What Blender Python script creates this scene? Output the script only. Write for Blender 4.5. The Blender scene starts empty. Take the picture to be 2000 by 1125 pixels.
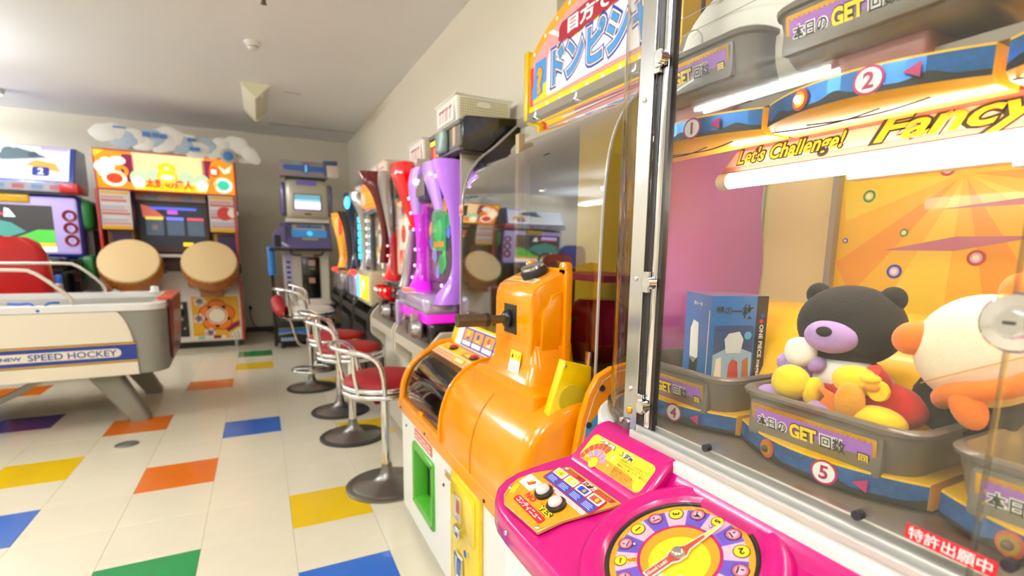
import bpy, bmesh, math, random
from mathutils import Vector, Matrix
random.seed(7)
scene = bpy.context.scene
COL = scene.collection
PI = math.pi

# ------------------------------------------------------------------ camera
cam_data = bpy.data.cameras.new('camera')
cam = bpy.data.objects.new('camera', cam_data)
COL.objects.link(cam)
scene.camera = cam
cam_data.sensor_width = 36.0
cam_data.lens = 996.52 / 2000 * 36.0
cam_data.shift_x = -(1032.76 - 1000) / 2000
cam_data.shift_y = (649.1 - 562.5) / 2000
cam_data.clip_start = 0.02
_r = Vector((0.88687142, -0.46166502, 0.01801362))
_d = Vector((-0.05618445, -0.14646761, -0.98761862))
_f = Vector((0.45858738, 0.87487865, -0.15583633))
CAM = Vector((0.24869, -3.25365, 1.07867))
_m = Matrix((( _r.x, -_d.x, -_f.x, CAM.x), (_r.y, -_d.y, -_f.y, CAM.y), (_r.z, -_d.z, -_f.z, CAM.z), (0, 0, 0, 1)))
cam.matrix_world = _m
cam_data.dof.use_dof = True
cam_data.dof.focus_distance = 0.85
cam_data.dof.aperture_fstop = 3.6

# ------------------------------------------------------------------ world + exposure
world = bpy.data.worlds.new('world'); scene.world = world
world.use_nodes = True
world.node_tree.nodes['Background'].inputs[0].default_value = (1.0, 0.95, 0.88, 1)
world.node_tree.nodes['Background'].inputs[1].default_value = 0.15
scene.view_settings.view_transform = 'Standard'
scene.view_settings.look = 'None'
scene.view_settings.gamma = 1.0
scene.view_settings.use_curve_mapping = False
scene.view_settings.exposure = 0.74
LAMP = (0.88, 0.95, 1.0)       # colour of the ceiling tubes
LAMP_POWER = 46.0
scene.cycles.max_bounces = 9
scene.cycles.adaptive_threshold = 0.03
scene.cycles.diffuse_bounces = 4
scene.cycles.glossy_bounces = 3
scene.cycles.transparent_max_bounces = 10
scene.cycles.caustics_reflective = False
scene.cycles.caustics_refractive = False

# ------------------------------------------------------------------ materials
MATS = {}
def srgb(c):
    if isinstance(c, str):
        c = c.lstrip('#'); c = [int(c[i:i+2], 16) / 255 for i in (0, 2, 4)]
    return tuple(((x / 12.92) if x <= 0.04045 else ((x + 0.055) / 1.055) ** 2.4) for x in c)

def mat(name, col, rough=0.5, metal=0.0, emit=0.0, coat=0.0, noise=0.0, nscale=30.0, bump=0.0, sheen=0.0, ecol=None):
    if name in MATS: return MATS[name]
    m = bpy.data.materials.new(name); m.use_nodes = True
    nt = m.node_tree; b = nt.nodes['Principled BSDF']
    c = srgb(col)
    b.inputs['Base Color'].default_value = (*c, 1)
    b.inputs['Roughness'].default_value = rough
    b.inputs['Metallic'].default_value = metal
    b.inputs['Coat Weight'].default_value = coat
    b.inputs['Coat Roughness'].default_value = 0.05
    b.inputs['Sheen Weight'].default_value = sheen
    if emit > 0:
        b.inputs['Emission Color'].default_value = (*(srgb(ecol) if ecol else c), 1)
        b.inputs['Emission Strength'].default_value = emit
        if emit < 5: m.cycles.emission_sampling = 'NONE'     # weak glows need no light sampling of their own
    if noise > 0 or bump > 0:
        tc = nt.nodes.new('ShaderNodeTexCoord'); n = nt.nodes.new('ShaderNodeTexNoise')
        n.inputs['Scale'].default_value = nscale; n.inputs['Detail'].default_value = 6
        nt.links.new(tc.outputs['Object'], n.inputs['Vector'])
        if noise > 0:
            mx = nt.nodes.new('ShaderNodeMix'); mx.data_type = 'RGBA'
            mx.inputs[6].default_value = (*[x * (1 - noise) for x in c], 1)
            mx.inputs[7].default_value = (*[min(1, x * (1 + noise)) for x in c], 1)
            nt.links.new(n.outputs['Fac'], mx.inputs[0]); nt.links.new(mx.outputs[2], b.inputs['Base Color'])
        if bump > 0:
            bp = nt.nodes.new('ShaderNodeBump'); bp.inputs['Strength'].default_value = bump
            bp.inputs['Distance'].default_value = 0.002
            nt.links.new(n.outputs['Fac'], bp.inputs['Height']); nt.links.new(bp.outputs['Normal'], b.inputs['Normal'])
    MATS[name] = m
    return m

def glass(name, tint=(1, 1, 1), rough=0.02, refl=1.0, f0=0.04):
    """thin clear sheet: tinted see-through with a Fresnel reflection"""
    if name in MATS: return MATS[name]
    m = bpy.data.materials.new(name); m.use_nodes = True
    nt = m.node_tree; nt.nodes.clear()
    out = nt.nodes.new('ShaderNodeOutputMaterial')
    tr = nt.nodes.new('ShaderNodeBsdfTransparent'); tr.inputs[0].default_value = (*tint, 1)
    gl = nt.nodes.new('ShaderNodeBsdfGlossy'); gl.inputs['Roughness'].default_value = rough
    lw = nt.nodes.new('ShaderNodeLayerWeight'); lw.inputs[0].default_value = 0.5
    pw = nt.nodes.new('ShaderNodeMath'); pw.operation = 'POWER'; pw.inputs[1].default_value = 5.0
    nt.links.new(lw.outputs['Facing'], pw.inputs[0])
    fr = nt.nodes.new('ShaderNodeMath'); fr.operation = 'MULTIPLY_ADD'; fr.inputs[1].default_value = 1 - f0; fr.inputs[2].default_value = f0
    nt.links.new(pw.outputs[0], fr.inputs[0])
    mul = nt.nodes.new('ShaderNodeMath'); mul.operation = 'MULTIPLY'; mul.inputs[1].default_value = refl; mul.use_clamp = True
    mx = nt.nodes.new('ShaderNodeMixShader')
    nt.links.new(fr.outputs[0], mul.inputs[0]); nt.links.new(mul.outputs[0], mx.inputs[0])
    nt.links.new(tr.outputs[0], mx.inputs[1]); nt.links.new(gl.outputs[0], mx.inputs[2])
    nt.links.new(mx.outputs[0], out.inputs[0])
    MATS[name] = m
    return m

# ------------------------------------------------------------------ mesh builder
_TXT = {}
def text_mesh(s, size, bold=0.0, shear=0.0, space=1.0):
    k = (s, size, bold, shear, space)
    if k in _TXT: return _TXT[k]
    cu = bpy.data.curves.new('lettering', 'FONT')
    cu.body = s; cu.size = size; cu.offset = bold; cu.shear = shear; cu.resolution_u = 3
    cu.space_character = space
    cu.align_x = 'CENTER'; cu.align_y = 'CENTER'
    ob = bpy.data.objects.new('lettering', cu)
    COL.objects.link(ob)
    dg = bpy.context.evaluated_depsgraph_get()
    me = bpy.data.meshes.new_from_object(ob.evaluated_get(dg))
    vs = [(v.co.x, v.co.y) for v in me.vertices]; fs = [tuple(p.vertices) for p in me.polygons]
    bpy.data.meshes.remove(me)
    bpy.data.objects.remove(ob); bpy.data.curves.remove(cu)
    if vs:
        cx = (min(v[0] for v in vs) + max(v[0] for v in vs)) / 2; cy = (min(v[1] for v in vs) + max(v[1] for v in vs)) / 2
        vs = [(x - cx, y - cy) for x, y in vs]
    _TXT[k] = (vs, fs)
    return _TXT[k]

def rrect(x0, y0, x1, y1, r, seg=5):
    r = min(r, abs(x1 - x0) / 2 - 1e-6, abs(y1 - y0) / 2 - 1e-6)
    if r <= 0: return [(x0, y0), (x1, y0), (x1, y1), (x0, y1)]
    out = []
    for cx, cy, a0 in ((x1 - r, y0 + r, -90), (x1 - r, y1 - r, 0), (x0 + r, y1 - r, 90), (x0 + r, y0 + r, 180)):
        for i in range(seg + 1):
            a = math.radians(a0 + 90 * i / seg); out.append((cx + r * math.cos(a), cy + r * math.sin(a)))
    return out

def circ(x, y, r, seg=24, ry=None, a0=0.0):
    ry = r if ry is None else ry
    return [(x + r * math.cos(a0 + 2 * PI * i / seg), y + ry * math.sin(a0 + 2 * PI * i / seg)) for i in range(seg)]

def smooth(pts, n=6, closed=False):
    """Catmull-Rom through points"""
    P = [Vector(p) for p in pts]; out = []
    N = len(P); rng = range(N if closed else N - 1)
    for i in rng:
        if closed: p0, p1, p2, p3 = P[(i - 1) % N], P[i], P[(i + 1) % N], P[(i + 2) % N]
        else: p0, p1, p2, p3 = P[max(i - 1, 0)], P[i], P[i + 1], P[min(i + 2, N - 1)]
        for k in range(n):
            t = k / n
            out.append(0.5 * ((2 * p1) + (-p0 + p2) * t + (2 * p0 - 5 * p1 + 4 * p2 - p3) * t * t + (-p0 + 3 * p1 - 3 * p2 + p3) * t ** 3))
    if not closed: out.append(P[-1])
    return out

AX = {'x': Matrix(((0, 0, 1), (1, 0, 0), (0, 1, 0))), 'y': Matrix(((1, 0, 0), (0, 0, -1), (0, 1, 0))), 'z': Matrix.Identity(3)}

class MB:
    def __init__(s, M=None):
        s.v = []; s.f = []; s.mi = []; s.mats = []; s.M = M
    def add(s, vs, fs, m, M=None):
        if m not in s.mats: s.mats.append(m)
        k = s.mats.index(m); o = len(s.v)
        for p in vs:
            p = Vector(p)
            if M is not None: p = M @ p
            s.v.append(p)
        for f in fs: s.f.append(tuple(i + o for i in f)); s.mi.append(k)
        return s
    def box(s, lo, hi, m, M=None):
        x0, y0, z0 = lo; x1, y1, z1 = hi
        return s.add([(x0, y0, z0), (x1, y0, z0), (x1, y1, z0), (x0, y1, z0), (x0, y0, z1), (x1, y0, z1), (x1, y1, z1), (x0, y1, z1)],
                     [(0, 3, 2, 1), (4, 5, 6, 7), (0, 1, 5, 4), (1, 2, 6, 5), (2, 3, 7, 6), (3, 0, 4, 7)], m, M)
    def rbox(s, lo, hi, r, m, M=None, seg=3):
        bm = bmesh.new(); bmesh.ops.create_cube(bm, size=1)
        c = [(a + b) / 2 for a, b in zip(lo, hi)]; d = [abs(b - a) for a, b in zip(lo, hi)]
        for v in bm.verts: v.co = Vector((v.co.x * d[0] + c[0], v.co.y * d[1] + c[1], v.co.z * d[2] + c[2]))
        r = min(r, min(d) * 0.49)
        bmesh.ops.bevel(bm, geom=list(bm.edges), offset=r, segments=seg, profile=0.5, affect='EDGES')
        bm.verts.index_update()
        s.add([v.co.copy() for v in bm.verts], [tuple(v.index for v in f.verts) for f in bm.faces], m, M)
        bm.free(); return s
    def prism(s, poly, a, b, axis, m, M=None):
        """2D polygon extruded along axis; axis 'x': poly=(y,z); 'y': poly=(x,z); 'z': poly=(x,y)"""
        def P(p, t):
            if axis == 'x': return (t, p[0], p[1])
            if axis == 'y': return (p[0], t, p[1])
            return (p[0], p[1], t)
        n = len(poly)
        vs = [P(p, a) for p in poly] + [P(p, b) for p in poly]
        fs = [tuple(reversed(range(n))), tuple(range(n, 2 * n))] + [(i, (i + 1) % n, n + (i + 1) % n, n + i) for i in range(n)]
        return s.add(vs, fs, m, M)
    def bprism(s, poly, a, b, axis, bev, m, M=None):
        """prism with bevelled rims (poly shrunk towards its centroid on both ends)"""
        cx = sum(p[0] for p in poly) / len(poly); cy = sum(p[1] for p in poly) / len(poly)
        def shr(d):
            out = []
            for p in poly:
                v = Vector((p[0] - cx, p[1] - cy)); l = v.length
                v = v * max(0.0, (l - d) / l) if l > 1e-9 else v
                out.append((cx + v.x, cy + v.y))
            return out
        def P(p, t):
            if axis == 'x': return (t, p[0], p[1])
            if axis == 'y': return (p[0], t, p[1])
            return (p[0], p[1], t)
        sg = 1 if b > a else -1
        rings = [[P(p, a) for p in shr(bev)], [P(p, a + sg * bev * .3) for p in shr(bev * .3)], [P(p, a + sg * bev) for p in poly],
                 [P(p, b - sg * bev) for p in poly], [P(p, b - sg * bev * .3) for p in shr(bev * .3)], [P(p, b) for p in shr(bev)]]
        return s.loft(rings, m, M=M)
    def loft(s, rings, m, closed=True, caps=True, M=None):
        n = len(rings[0]); vs = [p for r in rings for p in r]; fs = []
        for k in range(len(rings) - 1):
            for i in range(n if closed else n - 1):
                j = (i + 1) % n
                fs.append((k * n + i, k * n + j, (k + 1) * n + j, (k + 1) * n + i))
        if caps and closed:
            fs.append(tuple(reversed(range(n)))); fs.append(tuple(range((len(rings) - 1) * n, len(rings) * n)))
        return s.add(vs, fs, m, M)
    def tube(s, pts, r, m, seg=10, closed=False, M=None, caps=True):
        P = [Vector(p) for p in pts]; n = len(P); rings = []
        rs = r if isinstance(r, (list, tuple)) else [r] * n
        up = None
        for i in range(n):
            if closed: t = P[(i + 1) % n] - P[(i - 1) % n]
            else: t = P[min(i + 1, n - 1)] - P[max(i - 1, 0)]
            t.normalize()
            if up is None:
                up = t.orthogonal().normalized()
            else:
                up = (up - t * up.dot(t));
                if up.length < 1e-6: up = t.orthogonal()
                up.normalize()
            w = t.cross(up)
            rings.append([P[i] + (up * math.cos(2 * PI * k / seg) + w * math.sin(2 * PI * k / seg)) * rs[i] for k in range(seg)])
        if closed: rings.append(rings[0]); caps = False
        return s.loft(rings, m, caps=caps, M=M)
    def lathe(s, prof, c, m, seg=24, M=None, caps=True, arc=None):
        rings = []
        full = arc is None
        a0, a1 = (0, 2 * PI) if full else arc
        n = seg if full else seg + 1
        for r, z in prof:
            rings.append([(c[0] + r * math.cos(a0 + (a1 - a0) * k / seg), c[1] + r * math.sin(a0 + (a1 - a0) * k / seg), c[2] + z) for k in range(n)])
        return s.loft(rings, m, closed=full, caps=caps, M=M)
    def cyl(s, a, b, r, m, seg=16, r2=None, M=None):
        return s.tube([a, b], [r, r if r2 is None else r2], m, seg=seg, M=M)
    def ell(s, c, rad, m, M=None, nu=20, nv=12, pw=1.0):
        vs = []; fs = []
        if not hasattr(rad, '__len__'): rad = (rad,) * 3
        def sp(x): return math.copysign(abs(x) ** pw, x)
        for j in range(1, nv):
            t = PI * j / nv
            for i in range(nu):
                a = 2 * PI * i / nu
                vs.append((c[0] + rad[0] * sp(math.sin(t)) * sp(math.cos(a)), c[1] + rad[1] * sp(math.sin(t)) * sp(math.sin(a)), c[2] + rad[2] * sp(math.cos(t))))
        vs.append((c[0], c[1], c[2] + rad[2])); vs.append((c[0], c[1], c[2] - rad[2])); top = len(vs) - 2
        for j in range(nv - 2):
            for i in range(nu):
                k = (i + 1) % nu
                fs.append((j * nu + i, (j + 1) * nu + i, (j + 1) * nu + k, j * nu + k))
        for i in range(nu):
            k = (i + 1) % nu
            fs.append((top, i, k)); fs.append((top + 1, (nv - 2) * nu + k, (nv - 2) * nu + i))
        return s.add(vs, fs, m, M)
    def grid(s, fn, nu, nv, m, M=None, closed_u=False):
        vs = [fn(i / nu, j / nv) for j in range(nv + 1) for i in range(nu + (0 if closed_u else 1))]
        w = nu if closed_u else nu + 1; fs = []
        for j in range(nv):
            for i in range(nu):
                k = (i + 1) % w
                fs.append((j * w + i, j * w + k, (j + 1) * w + k, (j + 1) * w + i))
        return s.add(vs, fs, m, M)
    def build(s, name, parent=None, label=None, cat=None, group=None, kind=None, solid=0.0, flat=False, bevel=0.0, subd=0, ang=38):
        if not s.v: return None
        me = bpy.data.meshes.new(name)
        me.from_pydata([tuple(p) for p in s.v], [], s.f)
        for m in s.mats: me.materials.append(m)
        me.polygons.foreach_set('material_index', s.mi)
        bm = bmesh.new(); bm.from_mesh(me); bmesh.ops.recalc_face_normals(bm, faces=bm.faces) if not flat else None
        bm.to_mesh(me); bm.free()
        if not flat:
            me.shade_smooth(); me.set_sharp_from_angle(angle=math.radians(ang))
        me.update()
        o = bpy.data.objects.new(name, me); COL.objects.link(o)
        if solid:
            md = o.modifiers.new('solid', 'SOLIDIFY'); md.thickness = solid; md.offset = 0
        if bevel:
            md = o.modifiers.new('bevel', 'BEVEL'); md.width = bevel; md.segments = 2; md.limit_method = 'ANGLE'; md.angle_limit = math.radians(40)
        if subd:
            md = o.modifiers.new('subd', 'SUBSURF'); md.levels = subd; md.render_levels = subd
        if parent is not None: attach(o, parent)
        if label: o['label'] = label
        if cat: o['category'] = cat
        if group: o['group'] = group
        if kind: o['kind'] = kind
        return o

_LOC = {}
def attach(o, parent):
    """the meshes are written in the parent thing's own frame (LOCAL) or in room coordinates"""
    o.parent = parent
    base = parent
    off = _LOC.get(parent.name)
    if off is not None:
        o.matrix_parent_inverse = Matrix.Translation(-off)
        _LOC[o.name] = None
    elif _LOC.get(parent.name, 0) is None and parent.name in _LOC:
        _LOC[o.name] = None

def thing(name, label, cat, loc=(0, 0, 0), rotz=0.0, group=None, local=False):
    o = bpy.data.objects.new(name, None); COL.objects.link(o)
    o.empty_display_size = 0.05
    o.location = loc; o.rotation_euler = (0, 0, rotz)
    o['label'] = label; o['category'] = cat
    if group: o['group'] = group
    if not local: _LOC[o.name] = Vector(loc)
    return o

def copy_tree(o, parent=None):
    c = o.copy(); COL.objects.link(c)
    if parent is not None: c.parent = parent
    for ch in list(o.children):
        k = copy_tree(ch, c); k.matrix_parent_inverse = ch.matrix_parent_inverse.copy()
    return c

def struct(o):
    o['kind'] = 'structure'; return o

class Decal(MB):
    """flat print laid on a surface: origin O, axes U,V (unit), shapes stacked by layer"""
    def __init__(s, O, U, V, eps=0.0004):
        super().__init__()
        s.O = Vector(O); s.U = Vector(U).normalized(); s.V = Vector(V).normalized(); s.N = s.U.cross(s.V); s.eps = eps
    def pt(s, x, y, l): return s.O + s.U * x + s.V * y + s.N * (l * s.eps)
    def poly(s, pts, m, l=1):
        return s.add([s.pt(x, y, l) for x, y in pts], [tuple(range(len(pts)))], m)
    def rect(s, x0, y0, x1, y1, m, l=1, r=0.0): return s.poly(rrect(x0, y0, x1, y1, r), m, l)
    def circ(s, x, y, r, m, l=1, seg=24, ry=None): return s.poly(circ(x, y, r, seg, ry), m, l)
    def ring(s, x, y, r0, r1, m, l=1, seg=32, a0=0.0, a1=2 * PI):
        vs = []; fs = []; n = seg + 1
        for i in range(n):
            a = a0 + (a1 - a0) * i / seg
            vs += [s.pt(x + r0 * math.cos(a), y + r0 * math.sin(a), l), s.pt(x + r1 * math.cos(a), y + r1 * math.sin(a), l)]
        for i in range(seg): fs.append((2 * i, 2 * i + 1, 2 * i + 3, 2 * i + 2))
        return s.add(vs, fs, m)
    def line(s, pts, w, m, l=1):
        for a, b in zip(pts[:-1], pts[1:]):
            a = Vector(a); b = Vector(b); d = b - a
            if d.length < 1e-9: continue
            d.normalize(); n = Vector((-d.y, d.x)) * w / 2; a = a - d * w * .3; b = b + d * w * .3
            s.poly([a - n, b - n, b + n, a + n], m, l)
        return s
    def text(s, t, x, y, size, m, l=2, bold=0.0, rot=0.0, out=None, outm=None, shear=0.0, sx=1.0, sy=1.0, w=None, h=None):
        vs, fs = text_mesh(t, size, bold, shear)
        if not vs: return s
        W = max(v[0] for v in vs) * 2; H = max(v[1] for v in vs) * 2
        if w: sx = w / W
        if h: sy = h / H
        c, sn = math.cos(rot), math.sin(rot)
        def T(vv, ll): return [s.pt(x + (vx * sx) * c - (vy * sy) * sn, y + (vx * sx) * sn + (vy * sy) * c, ll) for vx, vy in vv]
        if out:
            v2, f2 = text_mesh(t, size, bold + out, shear); s.add(T(v2, l), f2, outm)
            l += 1
        return s.add(T(vs, l), fs, m)
# ------------------------------------------------------------------ the room
T = 0.303
XR, YF, ZC = 1.36, 4.12, 2.45
XL, YB = -4.6, -6.0
m_wall = mat('wall_paint', '#e9dfcb', 0.75, noise=0.02, nscale=3, bump=0.02)
m_ceil = mat('ceiling_paint', '#f6f7f8', 0.8, noise=0.015, nscale=2)
m_base = mat('baseboard_brown', '#4a3a2e', 0.5)
struct(MB().box((XL, YF, 0), (XR + .1, YF + .1, ZC), m_wall).build('wall_far'))
struct(MB().box((XR, YB, 0), (XR + .1, YF, ZC), m_wall).build('wall_right'))
struct(MB().box((XL - .1, YB, 0), (XL, YF + .1, ZC), m_wall).build('wall_left'))
struct(MB().box((XL - .1, YB - .1, 0), (XR + .1, YB, ZC), m_wall).build('wall_back'))
ceil = struct(MB().box((XL - .1, YB - .1, ZC), (XR + .1, YF + .1, ZC + .1), m_ceil).build('ceiling'))
struct(MB().box((XL, YF - .012, 0.0), (XR, YF, .065), m_base).build('baseboard_far', bevel=.003))
struct(MB().box((XR - .012, YB, 0.0), (XR, YF - .012, .065), m_base).build('baseboard_right', bevel=.003))
m_seam = mat('ceiling_seam', '#8d8274', 0.8)
struct(MB().box((0.42, 3.43, ZC - .0025), (XR, 3.438, ZC), m_seam).build('trim_1'))
struct(MB().box((0.52, 2.05, ZC - .0025), (.66, 2.056, ZC), m_seam).build('trim_2'))
m_pil = mat('pillar_grey', '#a39a84', 0.6)
struct(MB().box((XR - .045, -1.72, 1.0), (XR, -1.40, ZC), m_pil).build('trim_3', bevel=.004))

m_grout = mat('floor_joint', '#b9ab90', 0.6)
floor = struct(MB().box((XL - .1, YB - .1, -.06), (XR + .1, YF + .1, -.0035), m_grout).build('floor'))
def tile_mat(name, col, k=0.05, r=0.17):
    m = mat(name, col, r, noise=k, nscale=7)
    n = m.node_tree.nodes
    for x in n:
        if x.type == 'TEX_NOISE': x.inputs['Distortion'].default_value = 1.5
    return m
TM = {'c': tile_mat('tile_cream', '#e6dabf', .045), 'b': tile_mat('tile_blue', '#2f66bd', .06), 'o': tile_mat('tile_orange', '#dd6d12', .06),
      'y': tile_mat('tile_yellow', '#e8bd08', .05), 'g': tile_mat('tile_green', '#1f8a47', .06), 'r': tile_mat('tile_red', '#b3242a', .06),
      'p': tile_mat('tile_violet', '#3b3a80', .06)}
CT = {(0, 0): 'b', (-2, 1): 'o', (-4, 2): 'p', (-5, 5): 'o', (0, 8): 'g', (0, 6): 'y', (-1, 4): 'o', (2, -1): 'y', (-3, -1): 'y', (-1, -2): 'o',
      (-3, -3): 'b', (-1, -5): 'g', (1, -4): 'y', (1, -6): 'b', (2, 3): 'y', (3, 1): 'r', (-5, -2): 'o', (-6, 1): 'g', (-8, 4): 'y', (-7, 8): 'b',
      (-3, -7): 'o', (-5, -6): 'y', (-1, -8): 'b', (-7, -4): 'r', (3, 6): 'g', (-4, 9): 'y', (-9, -1): 'b', (1, -9): 'o', (-2, -10): 'y'}
_tm = {}
def tile_mesh(c):
    if c not in _tm:
        g = T / 2 - .0004
        b = MB(); b.loft([[(-g, -g, -.0035), (g, -g, -.0035), (g, g, -.0035), (-g, g, -.0035)], [(-g, -g, -.0006), (g, -g, -.0006), (g, g, -.0006), (-g, g, -.0006)],
                          [(-g + .0006, -g + .0006, 0), (g - .0006, -g + .0006, 0), (g - .0006, g - .0006, 0), (-g + .0006, g - .0006, 0)]], TM[c])
        o = b.build('floor_tile'); _tm[c] = o.data; bpy.data.objects.remove(o)
    return _tm[c]
def proj(p):
    c = Vector(p) - CAM; z = c.dot(_f)
    if z <= 0.05: return None
    return (1032.76 + 996.52 * c.dot(_r) / z, 649.1 + 996.52 * c.dot(_d) / z, z)
cells = []
for u in range(-16, 5):
    for v in range(-20, 14):
        x, y = (u + .5) * T, (v + .5) * T
        if x - T / 2 < XL or x > XR or y > YF or y - T / 2 < YB: continue
        q = proj((x, y, 0)); vis = q is not None and -60 < q[0] < 1100 and 560 < q[1] < 1240
        cells.append((0 if (u, v) in CT and vis else 1 if vis else 2, q[2] if q else 99, u, v))
cells.sort()
rest = MB()
for k, (vis, d, u, v) in enumerate(cells):
    c = CT.get((u, v), 'c'); x, y = (u + .5) * T, (v + .5) * T
    if k < 298 and vis < 2:
        o = bpy.data.objects.new('floor_tile', tile_mesh(c)); COL.objects.link(o); o.location = (x, y, 0); o.parent = floor
    else:
        g = T / 2 - .0004; rest.box((x - g, y - g, -.0035), (x + g, y + g, 0), TM[c])
rest.build('floor_tiling', floor, kind='stuff')

# ------------------------------------------------------------------ ceiling lamps
m_lampbody = mat('lamp_enamel', '#f2efe4', 0.35)
m_tube = mat('tube_light', '#ffffff', 0.4, emit=LAMP_POWER, ecol=[x ** (1 / 2.2) for x in LAMP])
m_cap = mat('tube_cap', '#cfccc2', 0.4, metal=.6)
def lamp(x, y, label, along='y', L=1.2, k=1.0):
    """two-tube fluorescent batten on the ceiling"""
    t = thing('ceiling_lamp', label, 'lamp', (x, y, ZC), 0 if along == 'y' else PI / 2, 'fluorescent ceiling lamps', local=True)
    h = L / 2 + .02
    mt = m_tube if k == 1.0 else mat('tube_light_%g' % k, '#ffffff', 0.4, emit=LAMP_POWER * k, ecol=[x ** (1 / 2.2) for x in LAMP])
    MB().prism([(-.04, -.10), (.04, -.10), (.03, -.145), (-.03, -.145)], -h, h, 'y', m_lampbody).build('housing', t, bevel=.004)
    for e in (-.4, .4): MB().cyl((0, e * L, 0), (0, e * L, -.10), .008, m_lampbody, 8).build('added_hanger', t)  # rods added to hang the tubes lower, so more light reaches the ceiling
    for sx in (-.05, .05):
        for e in (-1, 1):
            MB().rbox((sx - .014, e * (L / 2) - .012, -.202), (sx + .014, e * (L / 2) + .012, -.12), .004, m_lampbody).build('lamp_holder', t)
        tb = MB().cyl((sx, -L / 2 + .025, -.185), (sx, L / 2 - .025, -.185), .0145, mt, seg=12).build('tube', t)
        for e in (-1, 1):
            MB().cyl((sx, e * (L / 2 - .012), -.185), (sx, e * (L / 2 - .028), -.185), .0155, m_cap, seg=12).build('end_cap', tb)
    return t
lamp(-2.0, -.5, 'lit two-tube ceiling lamp over the open floor nearer than the hockey table', k=.9)
lamp(-2.0, -3.0, 'lit two-tube ceiling lamp behind the photographer, left of the prize machine')
lamp(-2.0, 1.45, 'lit two-tube ceiling lamp beyond the left edge, above the hockey table', k=1.5)
lamp(-2.8, 3.15, 'added lit two-tube ceiling lamp left of the racing game, brightening the far wall', k=1.7)  # unseen lamp added to brighten the far wall
t = thing('spot_light', 'small round lit ceiling spot at the left edge above the racing game', 'lamp', (-1.79, 3.33, ZC))
MB().lathe([(.001, 0), (.06, 0), (.06, -.02), (.045, -.05), (.04, -.05), (.04, -.03)], (-1.79, 3.33, ZC), m_lampbody, 24, caps=False).build('housing', t)
MB().lathe([(.001, -.052), (.03, -.048), (.04, -.034)], (-1.79, 3.33, ZC), mat('spot_bulb', '#fff6e0', .4, emit=8.0), 24, caps=False).build('bulb', t)
lamp(-.25, -4.3, 'added lit two-tube ceiling lamp behind the camera, lighting the prize machine front')  # unseen lamp added to light the front of the prize machine
lamp(-.75, -2.5, 'added lit two-tube ceiling lamp overhead, left of the camera')  # unseen added lamp, placed by how strongly it lights the right wall

t = thing('ceiling_light', 'unlit cream wedge-shaped light fitting hanging under the ceiling', 'light fitting', (.29, 2.35, ZC))
m_cream = mat('cream_metal', '#e8e2c8', 0.45)
b = MB().prism([(.185, ZC), (.40, ZC), (.30, ZC - .105), (.285, ZC - .105)], 1.93, 2.85, 'y', m_cream); b.build('wedge_housing', t, bevel=.004)
MB().prism([(.175, ZC), (.41, ZC), (.30, ZC - .118), (.285, ZC - .118)], 1.915, 1.93, 'y', mat('cream_cap', '#f0ecc8', .45)).build('end_cap', t)
MB().prism([(.175, ZC), (.41, ZC), (.30, ZC - .118), (.285, ZC - .118)], 2.85, 2.865, 'y', mat('cream_cap', '#f0ecc8', .45)).build('end_cap', t)
MB().add([(.322, 1.96, ZC - .085), (.348, 1.96, ZC - .058), (.348, 2.16, ZC - .058), (.322, 2.16, ZC - .085)], [(0, 1, 2, 3)], mat('white_sticker', '#f8f6ee', .5), Matrix.Translation((.003, 0, -.003))).build('sticker', t, solid=.001)
t = thing('smoke_detector', 'white round smoke detector on the ceiling', 'detector', (.283, .93, ZC))
m_white = mat('white_plastic', '#f4f1ea', 0.35)
MB().lathe([(.001, 0), (.052, 0), (.052, -.012), (.046, -.018), (.038, -.02), (.034, -.04), (.026, -.046), (.001, -.047)], (.283, .93, ZC), m_white, 24).build('body', t)
MB().lathe([(.0355, -.024), (.0365, -.030), (.0345, -.036)], (.283, .93, ZC), mat('dark_slot', '#3a3733', .6), 24, caps=False).build('vent_slot', t)
t = thing('sprinkler_head', 'small dark sprinkler head at the top edge of the picture', 'sprinkler', (.345, .16, ZC))
MB().lathe([(.001, 0), (.03, 0), (.028, -.008), (.012, -.012), (.011, -.04), (.001, -.04)], (.345, .16, ZC), mat('bronze', '#6b6350', .4, metal=.7), 16).build('body', t)
MB().lathe([(.001, -.04), (.016, -.041), (.016, -.044), (.001, -.045)], (.345, .16, ZC), mat('bronze', '#6b6350', .4), 16).build('deflector', t)
t = thing('floor_cap', 'round steel floor outlet cap set in the cream tiles', 'floor cap', (-.454, .109, 0))
MB().lathe([(.001, .007), (.03, .007), (.034, .005), (.05, .004), (.055, .0005), (.001, .0005)], (-.454, .109, 0), mat('dull_steel', '#9a9a98', .35, metal=.8), 32).build('cap', t)
MB().lathe([(.018, .0072), (.018, .0085), (.022, .0085), (.022, .0072)], (-.454, .109, 0), mat('dull_steel', '#9a9a98', .35, metal=.8), 32, caps=False).build('ridge', t)
t = thing('power_cord', 'black power cord hanging down the far wall beside the taiko game', 'cord', (.12, 4.1, 0))
MB().tube(smooth([(.10, 4.10, .30), (.10, 4.085, .2), (.14, 4.07, .09), (.24, 4.04, .03), (.33, 3.95, .012), (.38, 3.7, .012)], 6), .006, mat('black_rubber', '#1a1a1a', .6), 8).build('cable', t)
MB().rbox((.085, 4.085, .29), (.118, 4.118, .335), .006, mat('black_rubber', '#1a1a1a', .6)).build('plug', t)
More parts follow.
